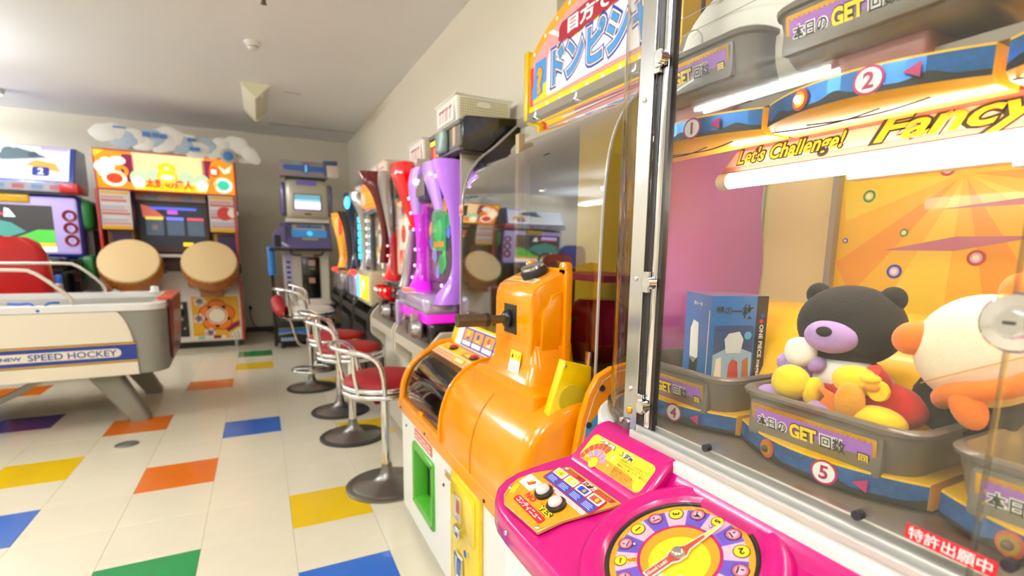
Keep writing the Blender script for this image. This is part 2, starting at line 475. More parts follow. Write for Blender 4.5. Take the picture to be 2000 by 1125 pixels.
# ------------------------------------------------------------------ the prize machine on the right
m_mag = mat('magenta_gelcoat', '#c2086e', 0.16, coat=.2)
m_body = mat('white_cabinet', '#ece8df', 0.4)
m_steel = mat('brushed_steel', '#d9d9d9', 0.14, metal=1.0)
m_chrome = mat('chrome', '#e6e6e6', 0.07, metal=1.0)
m_dark = mat('dark_frame', '#2b2724', 0.4)
m_rubber = mat('bumper_rubber', '#2c2a2b', 0.7)
m_smoke = mat('smoke_plastic', '#877a6c', 0.22, coat=.3)
m_tray = mat('tray_plastic', '#74695d', 0.28, coat=.3)
m_yel = mat('yellow_plastic', '#ffc400', 0.3, coat=.2)
m_gold = mat('gold_foil', '#d9a21b', 0.25, metal=.5, noise=.35, nscale=400)
m_pur = mat('label_purple', '#a868c8', 0.4)
m_blk = mat('print_black', '#17130f', 0.45)
m_wht = mat('print_white', '#faf7ee', 0.45)
m_red = mat('print_red', '#d21c2a', 0.45)
m_holo = mat('holo_blue', '#2f6fb4', 0.22, metal=.55, noise=.6, nscale=160)
m_bluep = mat('print_blue', '#2147b8', 0.45)
m_yelp = mat('print_yellow', '#ffd71a', 0.45)
m_orap = mat('print_orange', '#f39a12', 0.45)
m_pinkp = mat('print_pink', '#e9b3c4', 0.45)
m_vio = mat('print_violet', '#6a4fb8', 0.45)
m_magp = mat('print_magenta', '#b5145f', 0.45)
m_redp2 = mat('print_brick', '#c4452f', 0.45)
m_greenp = mat('print_green', '#2c9f58', 0.45)
m_glass = glass('clear_acrylic', (.97, .97, .96), refl=1.25)
m_glassd = glass('door_glass', (.97, .97, .95), refl=1.1)

PM = thing('prize_machine', 'magenta and white prize machine with glass front, number dial and plush toys in trays', 'arcade machine', (.95, -3.0, 0))
XG, YA, YS, XB, YN = .775, -2.62, -2.43, 1.30, -3.85
def outline(d=0.0):
    out = []
    for i in range(13):
        a = PI / 2 * i / 12
        out.append((.98 - (.205 + d) * math.cos(a), -2.62 + (.19 + d) * math.sin(a)))
    out += [(XB + .02, YS + d), (XB + .02, YN - d)]
    for i in range(13):
        a = PI / 2 * (1 - i / 12)
        out.append((.98 - (.205 + d) * math.cos(a), YN + .19 - (.19 + d) * math.sin(a)))
    return out
MB().prism(outline(.012), .05, .70, 'z', m_body).build('base_cabinet', PM)
MB().prism(outline(.022), .70, .787, 'z', m_body).build('sill', PM, bevel=.004)
MB().rbox((.572, -3.78, .05), (.80, -2.56, .655), .012, m_body).build('front_cabinet', PM)
MB().prism(outline(-.02), 1.70, 1.85, 'z', m_mag).build('roof', PM)
# clear wrap-round corner
def curve(z0, z1, off=0.0, m=None, n=18, t0=0.0, t1=1.0):
    return lambda u, v: (.98 - (.205 + off) * math.cos(PI / 2 * (t0 + (t1 - t0) * u)), -2.62 + (.19 + off) * math.sin(PI / 2 * (t0 + (t1 - t0) * u)), z0 + (z1 - z0) * v)
MB().grid(curve(.80, 1.70), 18, 4, m_glass).build('corner_acrylic', PM)
MB().grid(curve(.785, .812, .003), 18, 1, glass('acrylic_flange', (.72, .70, .66), refl=1.6)).build('corner_flange', PM, solid=.004)
for t_ in (.06, .6):
    a = PI / 2 * t_; p = Vector((.98 - .211 * math.cos(a), -2.62 + .196 * math.sin(a), .806)); n = Vector((-math.cos(a), math.sin(a), 0))
    MB().cyl(p - n * .001, p + n * .004, .0045, m_steel, 10).build('flange_screw', PM)
# steel corner post
post = MB().box((XG - .004, -2.634, .775), (XG + .002, -2.602, 1.72), m_steel).build('corner_post', PM, bevel=.0008)
for z, r in ((.806, .004), (.826, .007), (.862, .0042), (1.04, .0042), (1.305, .0042)):
    MB().ell((XG - .0045, -2.617, z), (.003, r, r), m_gold if z == .826 else m_steel, nu=10, nv=6).build('screw', post)
MB().box((XG + .002, -2.645, .80), (XG + .02, -2.634, 1.70), m_dark).build('door_stop', PM)
MB().rbox((XG, -2.659, .805), (XG + .014, -2.646, 1.70), .004, m_chrome).build('door_stile', PM)
MB().box((XG + .002, -2.666, .805), (XG + .012, -2.660, 1.70), m_dark).build('door_gasket', PM)
for z in (1.352, 1.036, .843):
    h = MB().box((XG - .006, -2.648, z - .016), (XG, -2.634, z + .016), m_steel).build('hinge', PM, bevel=.001)
    MB().box((XG - .0085, -2.660, z - .009), (XG - .003, -2.640, z + .007), m_chrome).cyl((XG - .002, -2.655, z), (XG - .016, -2.655, z), .0085, m_chrome, 14).build('hinge_knob', h)
# sliding-door rails
m_rail = mat('rail_aluminium', '#d9d5cd', .32, metal=.45)
rail = MB().box((XG - .016, -3.62, .785), (XG + .03, -2.634, .792), m_rail)
for x0, x1, z in ((-.016, -.010, .800), (-.003, .002, .806), (.009, .013, .812)):
    rail.box((XG + x0, -3.62, .790), (XG + x1, -2.634, z), m_rail)
rail.build('door_rail', PM, bevel=.0008)
d1 = MB().box((XG + .005, -3.115, .806), (XG + .009, -2.64, 1.70), m_glassd).build('glass_door', PM)
d2 = MB().box((XG - .007, -3.60, .806), (XG - .003, -3.075, 1.70), m_glassd).build('glass_door', PM)
m_edge = mat('acrylic_edge', '#c9c3bd', .25)
MB().box((XG - .0075, -3.078, .806), (XG - .0025, -3.075, 1.70), glass('door_edge', (.75, .72, .70), refl=2)).build('door_edge', d2)
for y, z in ((-2.778, .818), (-2.980, .819)):
    MB().cyl((XG + .006, y, z), (XG - .003, y, z), .0052, m_rubber, 14).build('bumper', d1)
MB().cyl((XG - .006, -3.102, .839), (XG - .014, -3.102, .839), .0052, m_rubber, 14).build('bumper', d2)
lk = MB().lathe([(.001, .006), (.012, .006), (.013, .004), (.022, .003), (.024, 0), (.001, 0)], (0, 0, 0), m_chrome, 24, M=Matrix.Translation((XG - .007, -3.080, 1.031)) @ Matrix.Rotation(-PI / 2, 4, 'Y')).build('lock_plate', d2)
MB().lathe([(.001, .012), (.009, .012), (.010, .005), (.001, .005)], (0, 0, 0), m_steel, 20, M=Matrix.Translation((XG - .007, -3.080, 1.031)) @ Matrix.Rotation(-PI / 2, 4, 'Y')).box((XG - .0195, -3.084, 1.030), (XG - .0185, -3.076, 1.0325), m_dark).build('lock_barrel', d2)
st = Decal((XG - .0072, -3.0605, .829), (0, -1, -.02), (0, -.02, 1))
st.rect(-.034, -.0075, .034, .0075, m_red, 1, .002); st.text('特許出願中', 0, 0, .0125, m_wht, 2, bold=.0001, w=.062)
st.build('notice_sticker', d1)

# ---- inside: floor, back, posters, side panel
MB().prism(outline(-.008), .787, .800, 'z', m_smoke).build('inner_floor', PM)
MB().box((XB - .012, YN, .80), (XB, YS, 1.70), mat('back_cream', '#f8e5a2', .55)).build('back_panel', PM)
def wob(z): return 1.272 + .012 * math.sin(z * 19 + .6) + .02 * (z - 1.0)
pk = []
zs = [.80 + .545 * i / 16 for i in range(17)]
pk = [(.985, z) for z in reversed(zs)] + [(wob(z), z) for z in zs]
m_pk = mat('pink_film', '#cc78d0', .18, coat=.4)
MB().prism(pk, YS - .012, YS - .008, 'y', m_pk).build('side_film', PM)
MB().box((.98, YS - .004, .80), (XB - .012, YS, 1.70), m_glass).build('side_acrylic', PM)
MB().tube([(1.03, YS - .03, 1.40), (1.03, YS - .03, 1.70)], .004, m_rubber, 8).build('inner_cable', PM)
MB().box((XB - .03, -2.612, .80), (XB - .012, -2.600, 1.70), mat('grey_strip', '#a9a08c', .4)).build('poster_edge', PM)
pz = Decal((XB - .0125, -2.612, .82), (0, -1, 0), (0, 0, 1))
m_pa = mat('poster_amber', '#ffc40d', .35, coat=.3); m_pb = mat('poster_orange', '#fba50e', .35, coat=.3); m_pc = mat('poster_yellow', '#ffd92a', .35, coat=.3); m_pp = mat('poster_pink', '#cf7a8a', .35)
W, H = 1.1, .86
pz.rect(0, 0, W, H, m_pa, 1)
cx, cy = .20, .40
def ray(a, da, l0, l1, m, l):
    pz.poly([(cx + l0 * math.cos(a), cy + l0 * math.sin(a)), (min(W, max(0, cx + l1 * math.cos(a - da))), min(H, max(0, cy + l1 * math.sin(a - da)))), (min(W, max(0, cx + l1 * math.cos(a + da))), min(H, max(0, cy + l1 * math.sin(a + da))))], m, l)
for k, (a, da, L, m) in enumerate([(.35, .13, .95, m_pb), (.9, .16, .5, m_pc), (1.5, .2, .42, m_pb), (2.1, .2, .3, m_pc), (2.7, .2, .21, m_pb), (3.3, .2, .2, m_pc), (3.9, .16, .27, m_pb), (4.5, .2, .38, m_pc), (5.1, .16, .42, m_pb), (5.7, .14, .7, m_pc), (6.15, .1, .95, m_pb)]):
    ray(a, da, .01, L, m, 2)
for k, (x, y, w, h, r) in enumerate([(.20, .285, .22, .012, .10), (.36, .20, .16, .016, .12), (.30, .35, .25, .006, .05), (.62, .42, .3, .016, -.1)]):
    pz.poly([(x - w / 2, y - r * w / 2), (x, y - h), (x + w / 2, y + r * w / 2), (x, y + h)], m_pp, 3)
for x, y, r, m in ((.052, .375, .0115, m_greenp), (.175, .41, .012, m_redp2), (.016, .292, .005, m_bluep), (.12, .305, .007, m_greenp), (.112, .235, .013, m_bluep), (.232, .262, .013, m_redp2), (.30, .5, .013, m_greenp), (.5, .3, .014, m_bluep)):
    pz.circ(x, y, r, m, 4, 20); pz.circ(x, y, r * .66, m_pc if m is m_greenp else m_pinkp, 5, 20); pz.circ(x, y, r * .4, m_wht, 6, 16)
pz.build('poster', PM, flat=True)

# ---- header sign and tube inside
sg = Decal((.985, -2.575, 1.220), (0, -1, 0), (0, 0, 1))
m_sp = mat('sign_pink', '#c4685a', .5); m_sp2 = mat('sign_cream', '#cf9c84', .5); m_sr = mat('sign_red', '#8f2a1c', .5); m_sy = mat('sign_yellow', '#c99a00', .5)
HS = .045
def band(a, b, m, l): sg.poly([(a * 1.0, a), (.95, a), (.95, b), (b * 1.0, b)], m, l)
band(0, HS, m_sr, 1); band(.002, HS - .005, m_sp, 2); band(.010, HS - .012, m_sp2, 3)
sg.text("Let's Challenge!", .128, .0205, .030, m_sy, 4, bold=.0006, out=.0020, outm=m_blk, shear=.35, w=.185)
sg.text('Fancy', .345, .0205, .042, m_sy, 4, bold=.0010, out=.0024, outm=m_blk, shear=.35, w=.175)
sgo = sg.build('sign_board', PM, flat=True)
MB().prism([(.9865, 1.220), (.9865, 1.265), (.993, 1.265), (.993, 1.220)], -3.52, -2.625, 'y', mat('sign_back', '#aa8888', .5)).build('sign_backing', sgo)
m_itube = mat('inner_tube_light', '#ffffff', .4, emit=15.0, ecol=[1.0, .98, .95])
it = MB().cyl((.968, -2.612, 1.204), (.968, -3.52, 1.204), .0125, m_itube, 14).build('inner_tube', PM)
MB().cyl((.968, -2.592, 1.204), (.968, -2.612, 1.204), .0135, mat('tube_socket', '#e9e0c9', .4), 14).build('tube_socket', it)
MB().rbox((.985, -3.0, 1.186), (1.01, -2.80, 1.20), .003, m_white).rbox((.975, -3.03, 1.178), (1.0, -2.985, 1.19), .003, m_white).build('tube_holder', it)
MB().box((.90, -3.58, 1.290), (1.06, -2.48, 1.302), mat('shelf_grey', '#8d8378', .4)).box((.990, -3.58, 1.265), (.998, -2.55, 1.292), mat('shelf_grey', '#8d8378', .4)).build('upper_shelf', PM)
for y in (-2.66, -2.80, -2.94, -3.08):
    MB().cyl((.991, y, 1.281), (.985, y, 1.281), .003, m_steel, 8).build('shelf_screw', PM)

# ---- trays: platform with holographic band, tray with label, yellow slide
def tray(yc, zp, zt, num, xf=.852, upper=False):
    w = .117; x1 = xf + .195
    tr = thing_part = MB()
    def ring(ix, z, r): return [(x, y, z) for x, y in rrect(xf + ix, yc - w + ix, x1 - ix, yc + w - ix, r, 5)]
    tr.loft([ring(.028, zt, .03), ring(.017, zt + .004, .035), ring(.011, zt + .014, .035), ring(.002, zt + .062, .035), ring(-.002, zt + .064, .036), ring(-.003, zt + .069, .036), ring(0, zt + .072, .036),
             ring(.006, zt + .072, .032), ring(.010, zt + .066, .03), ring(.018, zt + .012, .028), ring(.024, zt + .010, .028)], m_tray)
    tro = tr.build('prize_tray', PM)
    # label plate on the sloping front
    tilt = math.atan2(.009, .048)
    V = (-math.sin(tilt), 0, math.cos(tilt)); lx = xf + .0045
    MB().bprism(rrect(yc - .084, zt + .010, yc + .092, zt + .058, .004), lx - .0035, lx + .006, 'x', .0015, m_tray).build('label_frame', tro)
    lb = Decal((lx - .0025, yc + .004, zt + .034), (0, -1, 0), V)
    lb.rect(-.083, -.0215, .083, .0215, m_gold, 3, .001); lb.rect(-.078, -.017, .078, .017, m_pur, 4, .001)
    for k in range(24):
        x = -.074 + .148 * k / 23
        for s in (-1, 1): lb.poly([(x - .0033, s * .0175), (x + .0033, s * .0175), (x, s * .0140)], m_gold, 5)
    lb.text('本日の', -.051, -.001, .0175, m_blk, 6, bold=.0002, out=.0014, outm=m_wht, w=.043)
    lb.text('GET', -.006, -.001, .026, m_yelp, 6, bold=.0012, out=.0014, outm=m_blk, w=.037, h=.021)
    lb.text('回数', .033, -.001, .0185, m_blk, 6, bold=.0002, out=.0014, outm=m_wht, w=.031)
    lb.text('回', .069, -.006, .012, m_yelp, 6, bold=.0003, out=.0016, outm=m_blk)
    lb.build('count_label', tro, flat=True)
    # platform and band
    pl = MB(); n = 16
    arc = []
    for i in range(n + 1):
        t = -1 + 2 * i / n
        arc.append((xf - .014 + .040 * t * t, yc - t * (w + .006)))
    xk = xf + .085 if upper else x1 - .04
    back = [(xk, yc - w - .006), (xk, yc + w + .006)]
    pl.loft([[(x + .012, y * 1.0, zp - (.005 if upper else .002)) for x, y in arc] + [(x, y, zp - (.005 if upper else .002)) for x, y in back],
             [(x, y, zp + .002) for x, y in arc] + [(x, y, zp + .002) for x, y in back], [(x, y, zp + .031) for x, y in arc] + [(x, y, zp + .031) for x, y in back]], m_yel)
    plo = pl.build('tray_platform', PM)
    bd = MB()
    vs = [(x - .0006, y, zp + .0015) for x, y in arc] + [(x - .0006, y, zp + .0285) for x, y in arc]
    bd.add(vs, [(i, i + 1, n + 2 + i, n + 1 + i) for i in range(n)], m_holo)
    wv = []
    for i in range(n * 3 + 1):
        t = -1 + 2 * i / (n * 3); x = xf - .0149 + .040 * t * t; y = yc - t * (w + .006)
        h = .006 + .006 * max(0, math.sin(t * 9 + num)) ** 2
        wv.append((x, y, h))
    k = len(wv)
    bd.add([(x, y, zp + .0014) for x, y, h in wv] + [(x, y, zp + .0014 + h) for x, y, h in wv], [(i, i + 1, k + 1 + i, k + i) for i in range(k - 1)], m_blk)
    bd.build('holo_band', plo, flat=True)
    def at(t):
        x = xf - .014 + .040 * t * t; y = yc - t * (w + .006)
        nrm = Vector((-1, -(.08 * t) / (w + .006), 0)).normalized()
        return Vector((x, y, zp + .0155)), nrm
    p, nn = at(-.42)
    R = nn.to_track_quat('Z', 'Y').to_matrix().to_4x4()
    lit = upper
    MB().lathe([(.001, .003), (.0125, .003), (.0125, .001), (.001, .001)], (0, 0, 0), m_redp2, 20, M=Matrix.Translation(p) @ R).lathe([(.001, .0045), (.0095, .0042), (.0095, .003), (.001, .003)], (0, 0, 0), m_gold, 20, M=Matrix.Translation(p) @ R) \
        .ell((0, 0, .005), (.005, .005, .005), mat('bulb_lit', '#ffd9a0', .3, emit=6) if lit else mat('bulb_off', '#5a3a20', .2), M=Matrix.Translation(p) @ R, nu=12, nv=8).build('band_lamp', plo)
    p, nn = at(.24)
    U_ = Vector((0, 0, 1)).cross(nn)
    nd = Decal(p, U_, (0, 0, 1)); nd.circ(0, 0, .0155, m_magp, 3); nd.circ(0, 0, .0128, m_wht, 4); nd.text(str(num), 0, 0, .023, m_magp, 5, bold=.0007)
    nd.poly([(.031, 0), (.047, .008), (.047, -.008)], m_magp, 3)
    nd.build('number_disc', plo, flat=True)
    if upper:
        cv = MB()
        for s_, dz in ((1, 0), (1, .006)):
            cv.tube([(xf + .03 + .02 * math.sin(u * 3), yc - .07 + .14 * u + .05 * (dz > 0), zp - .0055) for u in [i / 10 for i in range(11)]], .0009, m_blk, 5)
        cv.build('mould_line', plo)
        return
    # slide behind the tray
    prof = smooth([(x1 - .035, zt + .012), (x1 - .012, zt + .075), (x1 + .03, zt + .130), (x1 + .08, zt + .160), (x1 + .14, zt + .168)], 5)
    pf = [(p.x, p.y) for p in prof]
    ys = (yc - w + .01, yc + w - .05)
    sl = MB().prism(pf + [(x1 + .14, zt - .01), (x1 - .035, zt - .01)], ys[0], ys[1], 'y', m_yel).build('prize_slide', PM)
    for yy in (yc + w - .032, yc + w - .008):
        g = MB(); y0, y1 = yy - .010, yy + .010
        g.prism(pf + [(x1 + .14, zt - .01), (x1 - .035, zt - .01)], y0, y1, 'y', m_yel)
        tot = len(pf) - 1
        g.add([(x - .0012, y0 + .002, z + .0012) for x, z in pf] + [(x - .0012, y1 - .002, z + .0012) for x, z in pf], [(i, i + 1, tot + 2 + i, tot + 1 + i) for i in range(tot)], m_gold)
        ld = g.build('level_strip', sl)
        for k in range(1, 5):
            i = 2 + k * 3; p0 = Vector((pf[i][0], yy, pf[i][1])); tg = Vector((pf[i + 1][0] - pf[i][0], 0, pf[i + 1][1] - pf[i][1])).normalized()
            dd = Decal(p0 + Vector((-.0016, 0, .0016)), (0, -1, 0), tg)
            dd.rect(-.006, -.008, .006, .008, m_blk, 1); dd.circ(0, -.003, .0045, m_wht, 2, 14); dd.text(str(k), 0, -.003, .007, m_bluep, 3, bold=.0003); dd.rect(-.004, .003, .004, .0065, m_gold, 2)
            dd.build('level_mark', ld, flat=True)
PITCH = .256
for i in range(3): tray(-2.617 - PITCH * i, .806, .822, 4 + i)
for i in range(3): tray(-2.617 - PITCH * i, 1.252, 1.319, 1 + i, upper=True)
for i in range(3):
    MB().rbox((.885, -2.617 - PITCH * i - .06, 1.283), (1.0, -2.617 - PITCH * i + .06, 1.322), .006, mat('tray_hook', '#9a5a48', .4)).build('tray_hook', PM)

# ---- magenta control deck
TH = math.atan(.4); cT, sT = math.cos(TH), math.sin(TH)
def zd(x): return .724 + .4 * (x - .67)
ol = [(.557, -3.72), (.557, -2.64), (.5575, -2.60), (.560, -2.565), (.568, -2.535), (.581, -2.514), (.600, -2.505), (.62, -2.506), (.66, -2.524), (.698, -2.545), (.79, -2.545), (.79, -3.72)]
def dring(off, dz):
    c = (.67, -3.1); out = []
    for x, y in ol:
        nx = x + (off if x < .7 else 0) * (1 if x < .63 else .3); ny = y - (off if y > -2.6 else 0)
        out.append((nx, ny, zd(x) + dz))
    return out
dk = MB().loft([[(x, y, .632 + .0 * x) for x, y, z in dring(.003, 0)], [(x, y, .636) for x, y, z in dring(0, 0)], dring(0, -.010), dring(.002, -.004), dring(.006, -.001), dring(.012, 0)], m_mag)
deck = dk.build('control_deck', PM, ang=50)
hp = [(.690, .722), (.700, .738), (.741, .779), (.750, .786), (.762, .790), (.779, .790), (.779, .70), (.690, .70)]
MB().prism(hp, -2.742, -2.556, 'y', m_mag).build('deck_hump', deck, bevel=.006)
MB().prism([(.735, .742), (.752, .770), (.764, .788), (.779, .790), (.779, .70), (.735, .70)], -3.72, -2.735, 'y', m_mag).build('deck_ledge', deck, bevel=.005)
def plane_frame(x, y, dz=0.0):
    return Vector((x, y, zd(x))) + Vector((-sT, 0, cT)) * dz
U_, V_ = Vector((0, -1, 0)), Vector((cT, 0, sT))
N_ = U_.cross(V_)
def dmat(x, y, dz=0.0):
    o = plane_frame(x, y, dz)
    return Matrix(((U_.x, V_.x, N_.x, o.x), (U_.y, V_.y, N_.y, o.y), (U_.z, V_.z, N_.z, o.z), (0, 0, 0, 1)))
# raised rib triangle right of the dial
MB().prism([(.135, -.03), (.26, .055), (.20, .060), (.118, .018)], -.004, .010, 'z', m_mag, M=dmat(.67, -2.845)).build('deck_rib', deck, bevel=.004)
MB().prism([(-.02, .112), (.10, .098), (.085, .088), (.0, .100)], -.004, .006, 'z', m_mag, M=dmat(.67, -2.845)).build('deck_rib', deck, bevel=.003)
for y in (-2.60, -2.75, -2.95):
    pass
MB().ell((.556, -2.605, .657), (.003, .0045, .0045), m_steel, nu=10, nv=6).build('deck_screw', deck)
MB().ell((.556, -2.80, .657), (.003, .0045, .0045), m_steel, nu=10, nv=6).build('deck_screw', deck)
# dial
DM = dmat(.67, -2.845)
dial = MB().lathe([(.128, -.006), (.124, .003), (.117, .009), (.110, .0105), (.104, .008), (.101, .0075), (.096, .0075), (.092, .004), (.0905, .003), (.0895, -.001), (.0895, -.006)], (0, 0, 0), m_mag, 64, M=DM, caps=False).build('dial_bezel', deck)
MB().lathe([(.0896, .0025), (.0875, .0015), (.0862, -.002), (.0862, .0005), (.0896, .0005)], (0, 0, 0), m_blk, 64, M=DM, caps=False).build('dial_gasket', dial)
fc = Decal(plane_frame(.67, -2.845, .0006), U_, V_, eps=.00012)
fc.circ(0, 0, .0885, m_blk, 0, 64); fc.circ(0, 0, .0845, m_orap, 1, 64)
for k in range(16):
    a0 = math.radians(48 + 22.5 * k - 11.25); a1 = a0 + math.radians(22.5)
    m = m_vio if k % 2 else m_pinkp
    fc.ring(0, 0, .045, .0775, m, 2, 6, a0, a1)
fc.ring(0, 0, .045, .0775, m_yelp, 3, 2, math.radians(224), math.radians(232))
fc.circ(0, 0, .0505, m_magp, 4, 48); fc.circ(0, 0, .0465, m_orap, 5, 48); fc.circ(0.004, -.004, .036, m_yelp, 6, 40)
for kk, s in enumerate(('?', '-1', '1', '-1', '3', '-4', '5', '-1', '2', '-1', '4', '-1', '3', '-4', '1', '-1')):
    ang = 228 - 22.5 * kk
    a = math.radians(ang); r = .0705; x, y = r * math.cos(a), r * math.sin(a)
    neg = s.startswith('-')
    q = .0098 if s not in ('?', '5') else .0082
    fc.circ(x, y, q, m_blk, 7, 20); fc.circ(x, y, q * .88, m_pinkp if neg else m_yelp, 8, 20)
    if neg: fc.ring(x, y, q * .62, q * .88, mat('print_rose', '#c9607e', .45), 9, 20)
    fc.text(s, x, y, q * 1.25, m_blk, 10, bold=.0004, rot=a - PI)
la = math.radians(228); lc, ls = math.cos(la), math.sin(la)
fc.text('LUCKY', .0545 * lc, .0545 * ls, .0065, m_redp2, 8, bold=.0004, rot=la - PI, w=.011)
fc.poly([(.0622 * lc, .0622 * ls), (.0602 * lc - .0018 * ls, .0602 * ls + .0018 * lc), (.0602 * lc + .0018 * ls, .0602 * ls - .0018 * lc)], m_redp2, 8)
fc.text('ラッキー', .020, -.026, .013, m_wht, 8, bold=.0005, rot=.6)
fc.build('dial_face', dial, flat=True)
NA = math.radians(85); nr = Matrix.Rotation(NA, 4, 'Z')
nd = MB(); nd.prism([(-.048, -.0062), (-.014, -.0062), (-.007, -.010), (.006, -.0095), (.014, -.005), (.066, -.0018), (.072, 0), (.066, .0018), (.014, .005), (.006, .0095), (-.007, .010), (-.014, .0062), (-.048, .0062)], .004, .0052, 'z', m_wht, M=DM @ nr)
nd.prism([(-.046, -.0048), (-.013, -.0048), (-.006, -.0085), (.006, -.008), (.014, -.0035), (.040, -.0018), (.040, .0018), (.014, .0035), (.006, .008), (-.006, .0085), (-.013, .0048), (-.046, .0048)], .0053, .0058, 'z', m_redp2, M=DM @ nr)
nd.prism([(.040, -.0014), (.070, -.0004), (.070, .0004), (.040, .0014)], .0053, .0058, 'z', m_yelp, M=DM @ nr)
ndo = nd.build('needle', dial)
MB().lathe([(.0085, .0058), (.0085, .0075), (.006, .011), (.0045, .0115), (.001, .0115)], (0, 0, 0), m_steel, 20, M=DM).build('needle_hub', ndo)
nt_ = Decal(plane_frame(.67, -2.845, .0060), U_, V_, eps=.0001)
nt_.text('Good Luck!', -.031 * math.cos(NA), -.031 * math.sin(NA), .0062, m_wht, 1, bold=.0002, rot=NA, w=.028)
nt_.build('needle_print', ndo, flat=True)
MB().lathe([(.0895, .0105), (.04, .0122), (.0005, .0126)], (0, 0, 0), glass('dial_glass', (.98, .98, .98), refl=1.0), 48, M=DM, caps=False).build('dial_glass', dial)
for a in (205, 93):
    MB().ell((.058 * math.cos(math.radians(a)), .058 * math.sin(math.radians(a)), .003), (.0022, .0022, .0022), m_steel, M=DM, nu=8, nv=6).build('face_pin', dial)

# button panel
bp = [(-.056, -.056), (-.078, -.046), (-.092, -.028), (-.096, -.008), (-.088, .014), (-.046, .066), (.092, .066), (.052, -.012), (.042, -.050)]
BM = dmat(.62, -2.63, .0005)
bpl = MB().prism(bp, -.002, .0035, 'z', mat('panel_clear_edge', '#c79a3a', .12, coat=.8), M=BM).build('button_panel', deck, bevel=.001)
pd = Decal(plane_frame(.62, -2.63, .0041), U_, V_, eps=.00012)
ins = [(x * .95 - .001, y * .95) for x, y in bp]
m_wine = mat('print_wine', '#a51f33', .4)
pd.poly(ins, m_orap, 1)
pd.poly([(-.044, .0625), (-.052, .055), (.079, .055), (.0855, .0625)], m_wine, 2)
pd.text('遊び方', .024, .0588, .0085, m_wht, 3, bold=.0004, out=.0006, outm=m_blk, w=.032)
for k in range(8): pd.line([(-.05 + .005 * k, .0565), (-.047 + .005 * k, .0588), (-.05 + .005 * k, .0612)], .0008, m_orap, 3)
for k in range(8): pd.line([(.036 + .005 * k, .0565), (.039 + .005 * k, .0588), (.036 + .005 * k, .0612)], .0008, m_orap, 3)
pd.rect(-.062, .021, .076, .054, m_wine, 2, .004)
for k in range(4):
    x0 = -.058 + .033 * k
    pd.rect(x0, .039, x0 + .030, .053, m_wht, 3, .002); pd.rect(x0 + .004, .041, x0 + .026, .051, (m_yelp, m_yelp, m_bluep, m_redp2)[k], 4, .002)
    pd.circ(x0 + .018, .046, .0035, (m_orap, m_wht, m_orap, m_yelp)[k], 5, 12)
    pd.rect(x0, .023, x0 + .030, .0375, m_bluep, 3, .002)
    for j in range(4): pd.rect(x0 + .004, .0262 + .0026 * j, x0 + .026 - .003 * (j % 2), .0269 + .0026 * j, m_wht, 4)
pd.rect(-.022, .0135, .066, .0205, m_wht, 3, .002)
for j in range(2): pd.rect(-.018, .0155 + .0025 * j, .062, .0162 + .0025 * j, m_redp2, 4)
pd.rect(-.086, -.012, -.046, .012, m_wht, 3, .002); pd.rect(-.0845, -.0105, -.0475, .0105, mat('print_card', '#f3ead8', .45), 4, .002)
pd.circ(-.066, .002, .0048, m_yelp, 5, 14); pd.poly([(-.072, -.004), (-.062, -.006), (-.055, .004), (-.060, .008)], m_redp2, 5)
for k in range(6): pd.line([(-.086 + .002 * k, -.020 - .003 * k), (-.078 + .002 * k, -.016 - .003 * k)], .0025, m_yelp, 3)
pd.rect(-.056, -.040, .032, -.027, m_red, 3, .005); pd.text('コンティニュー', -.012, -.0335, .0105, m_wht, 4, bold=.0003, w=.076)
pd.text('NO', -.032, -.018, .0135, m_red, 4, bold=.0006, w=.027); pd.text('YES', .014, -.0195, .013, m_yelp, 4, bold=.0004, out=.0009, outm=m_blk, w=.034)
pd.line([(-.09, -.02), (-.07, -.047)], .001, m_red, 4)
pd.build('panel_print', bpl, flat=True)
for x, y in ((-.0215, .001), (.0195, -.001)):
    pd2 = MB().lathe([(.001, .004), (.015, .004), (.0155, .009), (.013, .012), (.0115, .012), (.0115, .010), (.001, .010)], (x, y, 0), m_blk, 24, M=BM).build('push_button', bpl)
    MB().lathe([(.0112, .010), (.011, .0145), (.0085, .0175), (.004, .0188), (.0003, .019)], (x, y, 0), mat('button_lens', '#e9d5cc', .08, coat=1.0), 24, M=BM).build('button_cap', pd2)
for x, y in ((.034, -.045), (-.084, -.030), (-.044, .060)):
    MB().ell((x, y, .0042), (.004, .004, .0022), m_steel, M=BM, nu=10, nv=6).build('panel_screw', bpl)

# caution panel on the hump
A = Vector((.7012, 0, .7386)); Bq = Vector((.7405, 0, .7782)); Vc = (Bq - A).normalized(); hl = (Bq - A).length
cp = Decal((A.x, -2.645, A.z) + Vector((0, 0, 0)) if False else Vector((A.x, -2.645, A.z)), (0, -1, 0), Vc, eps=.00035)
cpl = MB()
pl_ = rrect(-.073, .004, .082, hl - .003, .010)
cp.poly([(x * 1.02, y * 1.02 - .0005) for x, y in pl_], mat('deep_magenta', '#8d0a55', .3), .6)
cp.poly(pl_, m_yelp, 2); cp.poly([(-.062, .0045), (.070, .0045), (.055, .020), (-.03, .024)], m_orap, 3)
for k in range(7):
    a = math.radians(65 + 17 * k); cp.ring(-.032, .006, .027, .038, m_redp2, 3, 4, a, a + math.radians(15))
for k in range(5):
    a = math.radians(20 + 30 * k + 12); q = Vector((-.032 + .012 * math.cos(a), .008 + .012 * math.sin(a))); d = Vector((math.cos(a), math.sin(a))); n = Vector((-d.y, d.x))
    cp.poly([q - n * .0025, q + d * .012 - n * .0045, q + d * .012 + n * .0045, q + n * .0025], mat('print_lilac', '#b58ad6', .45), 5)
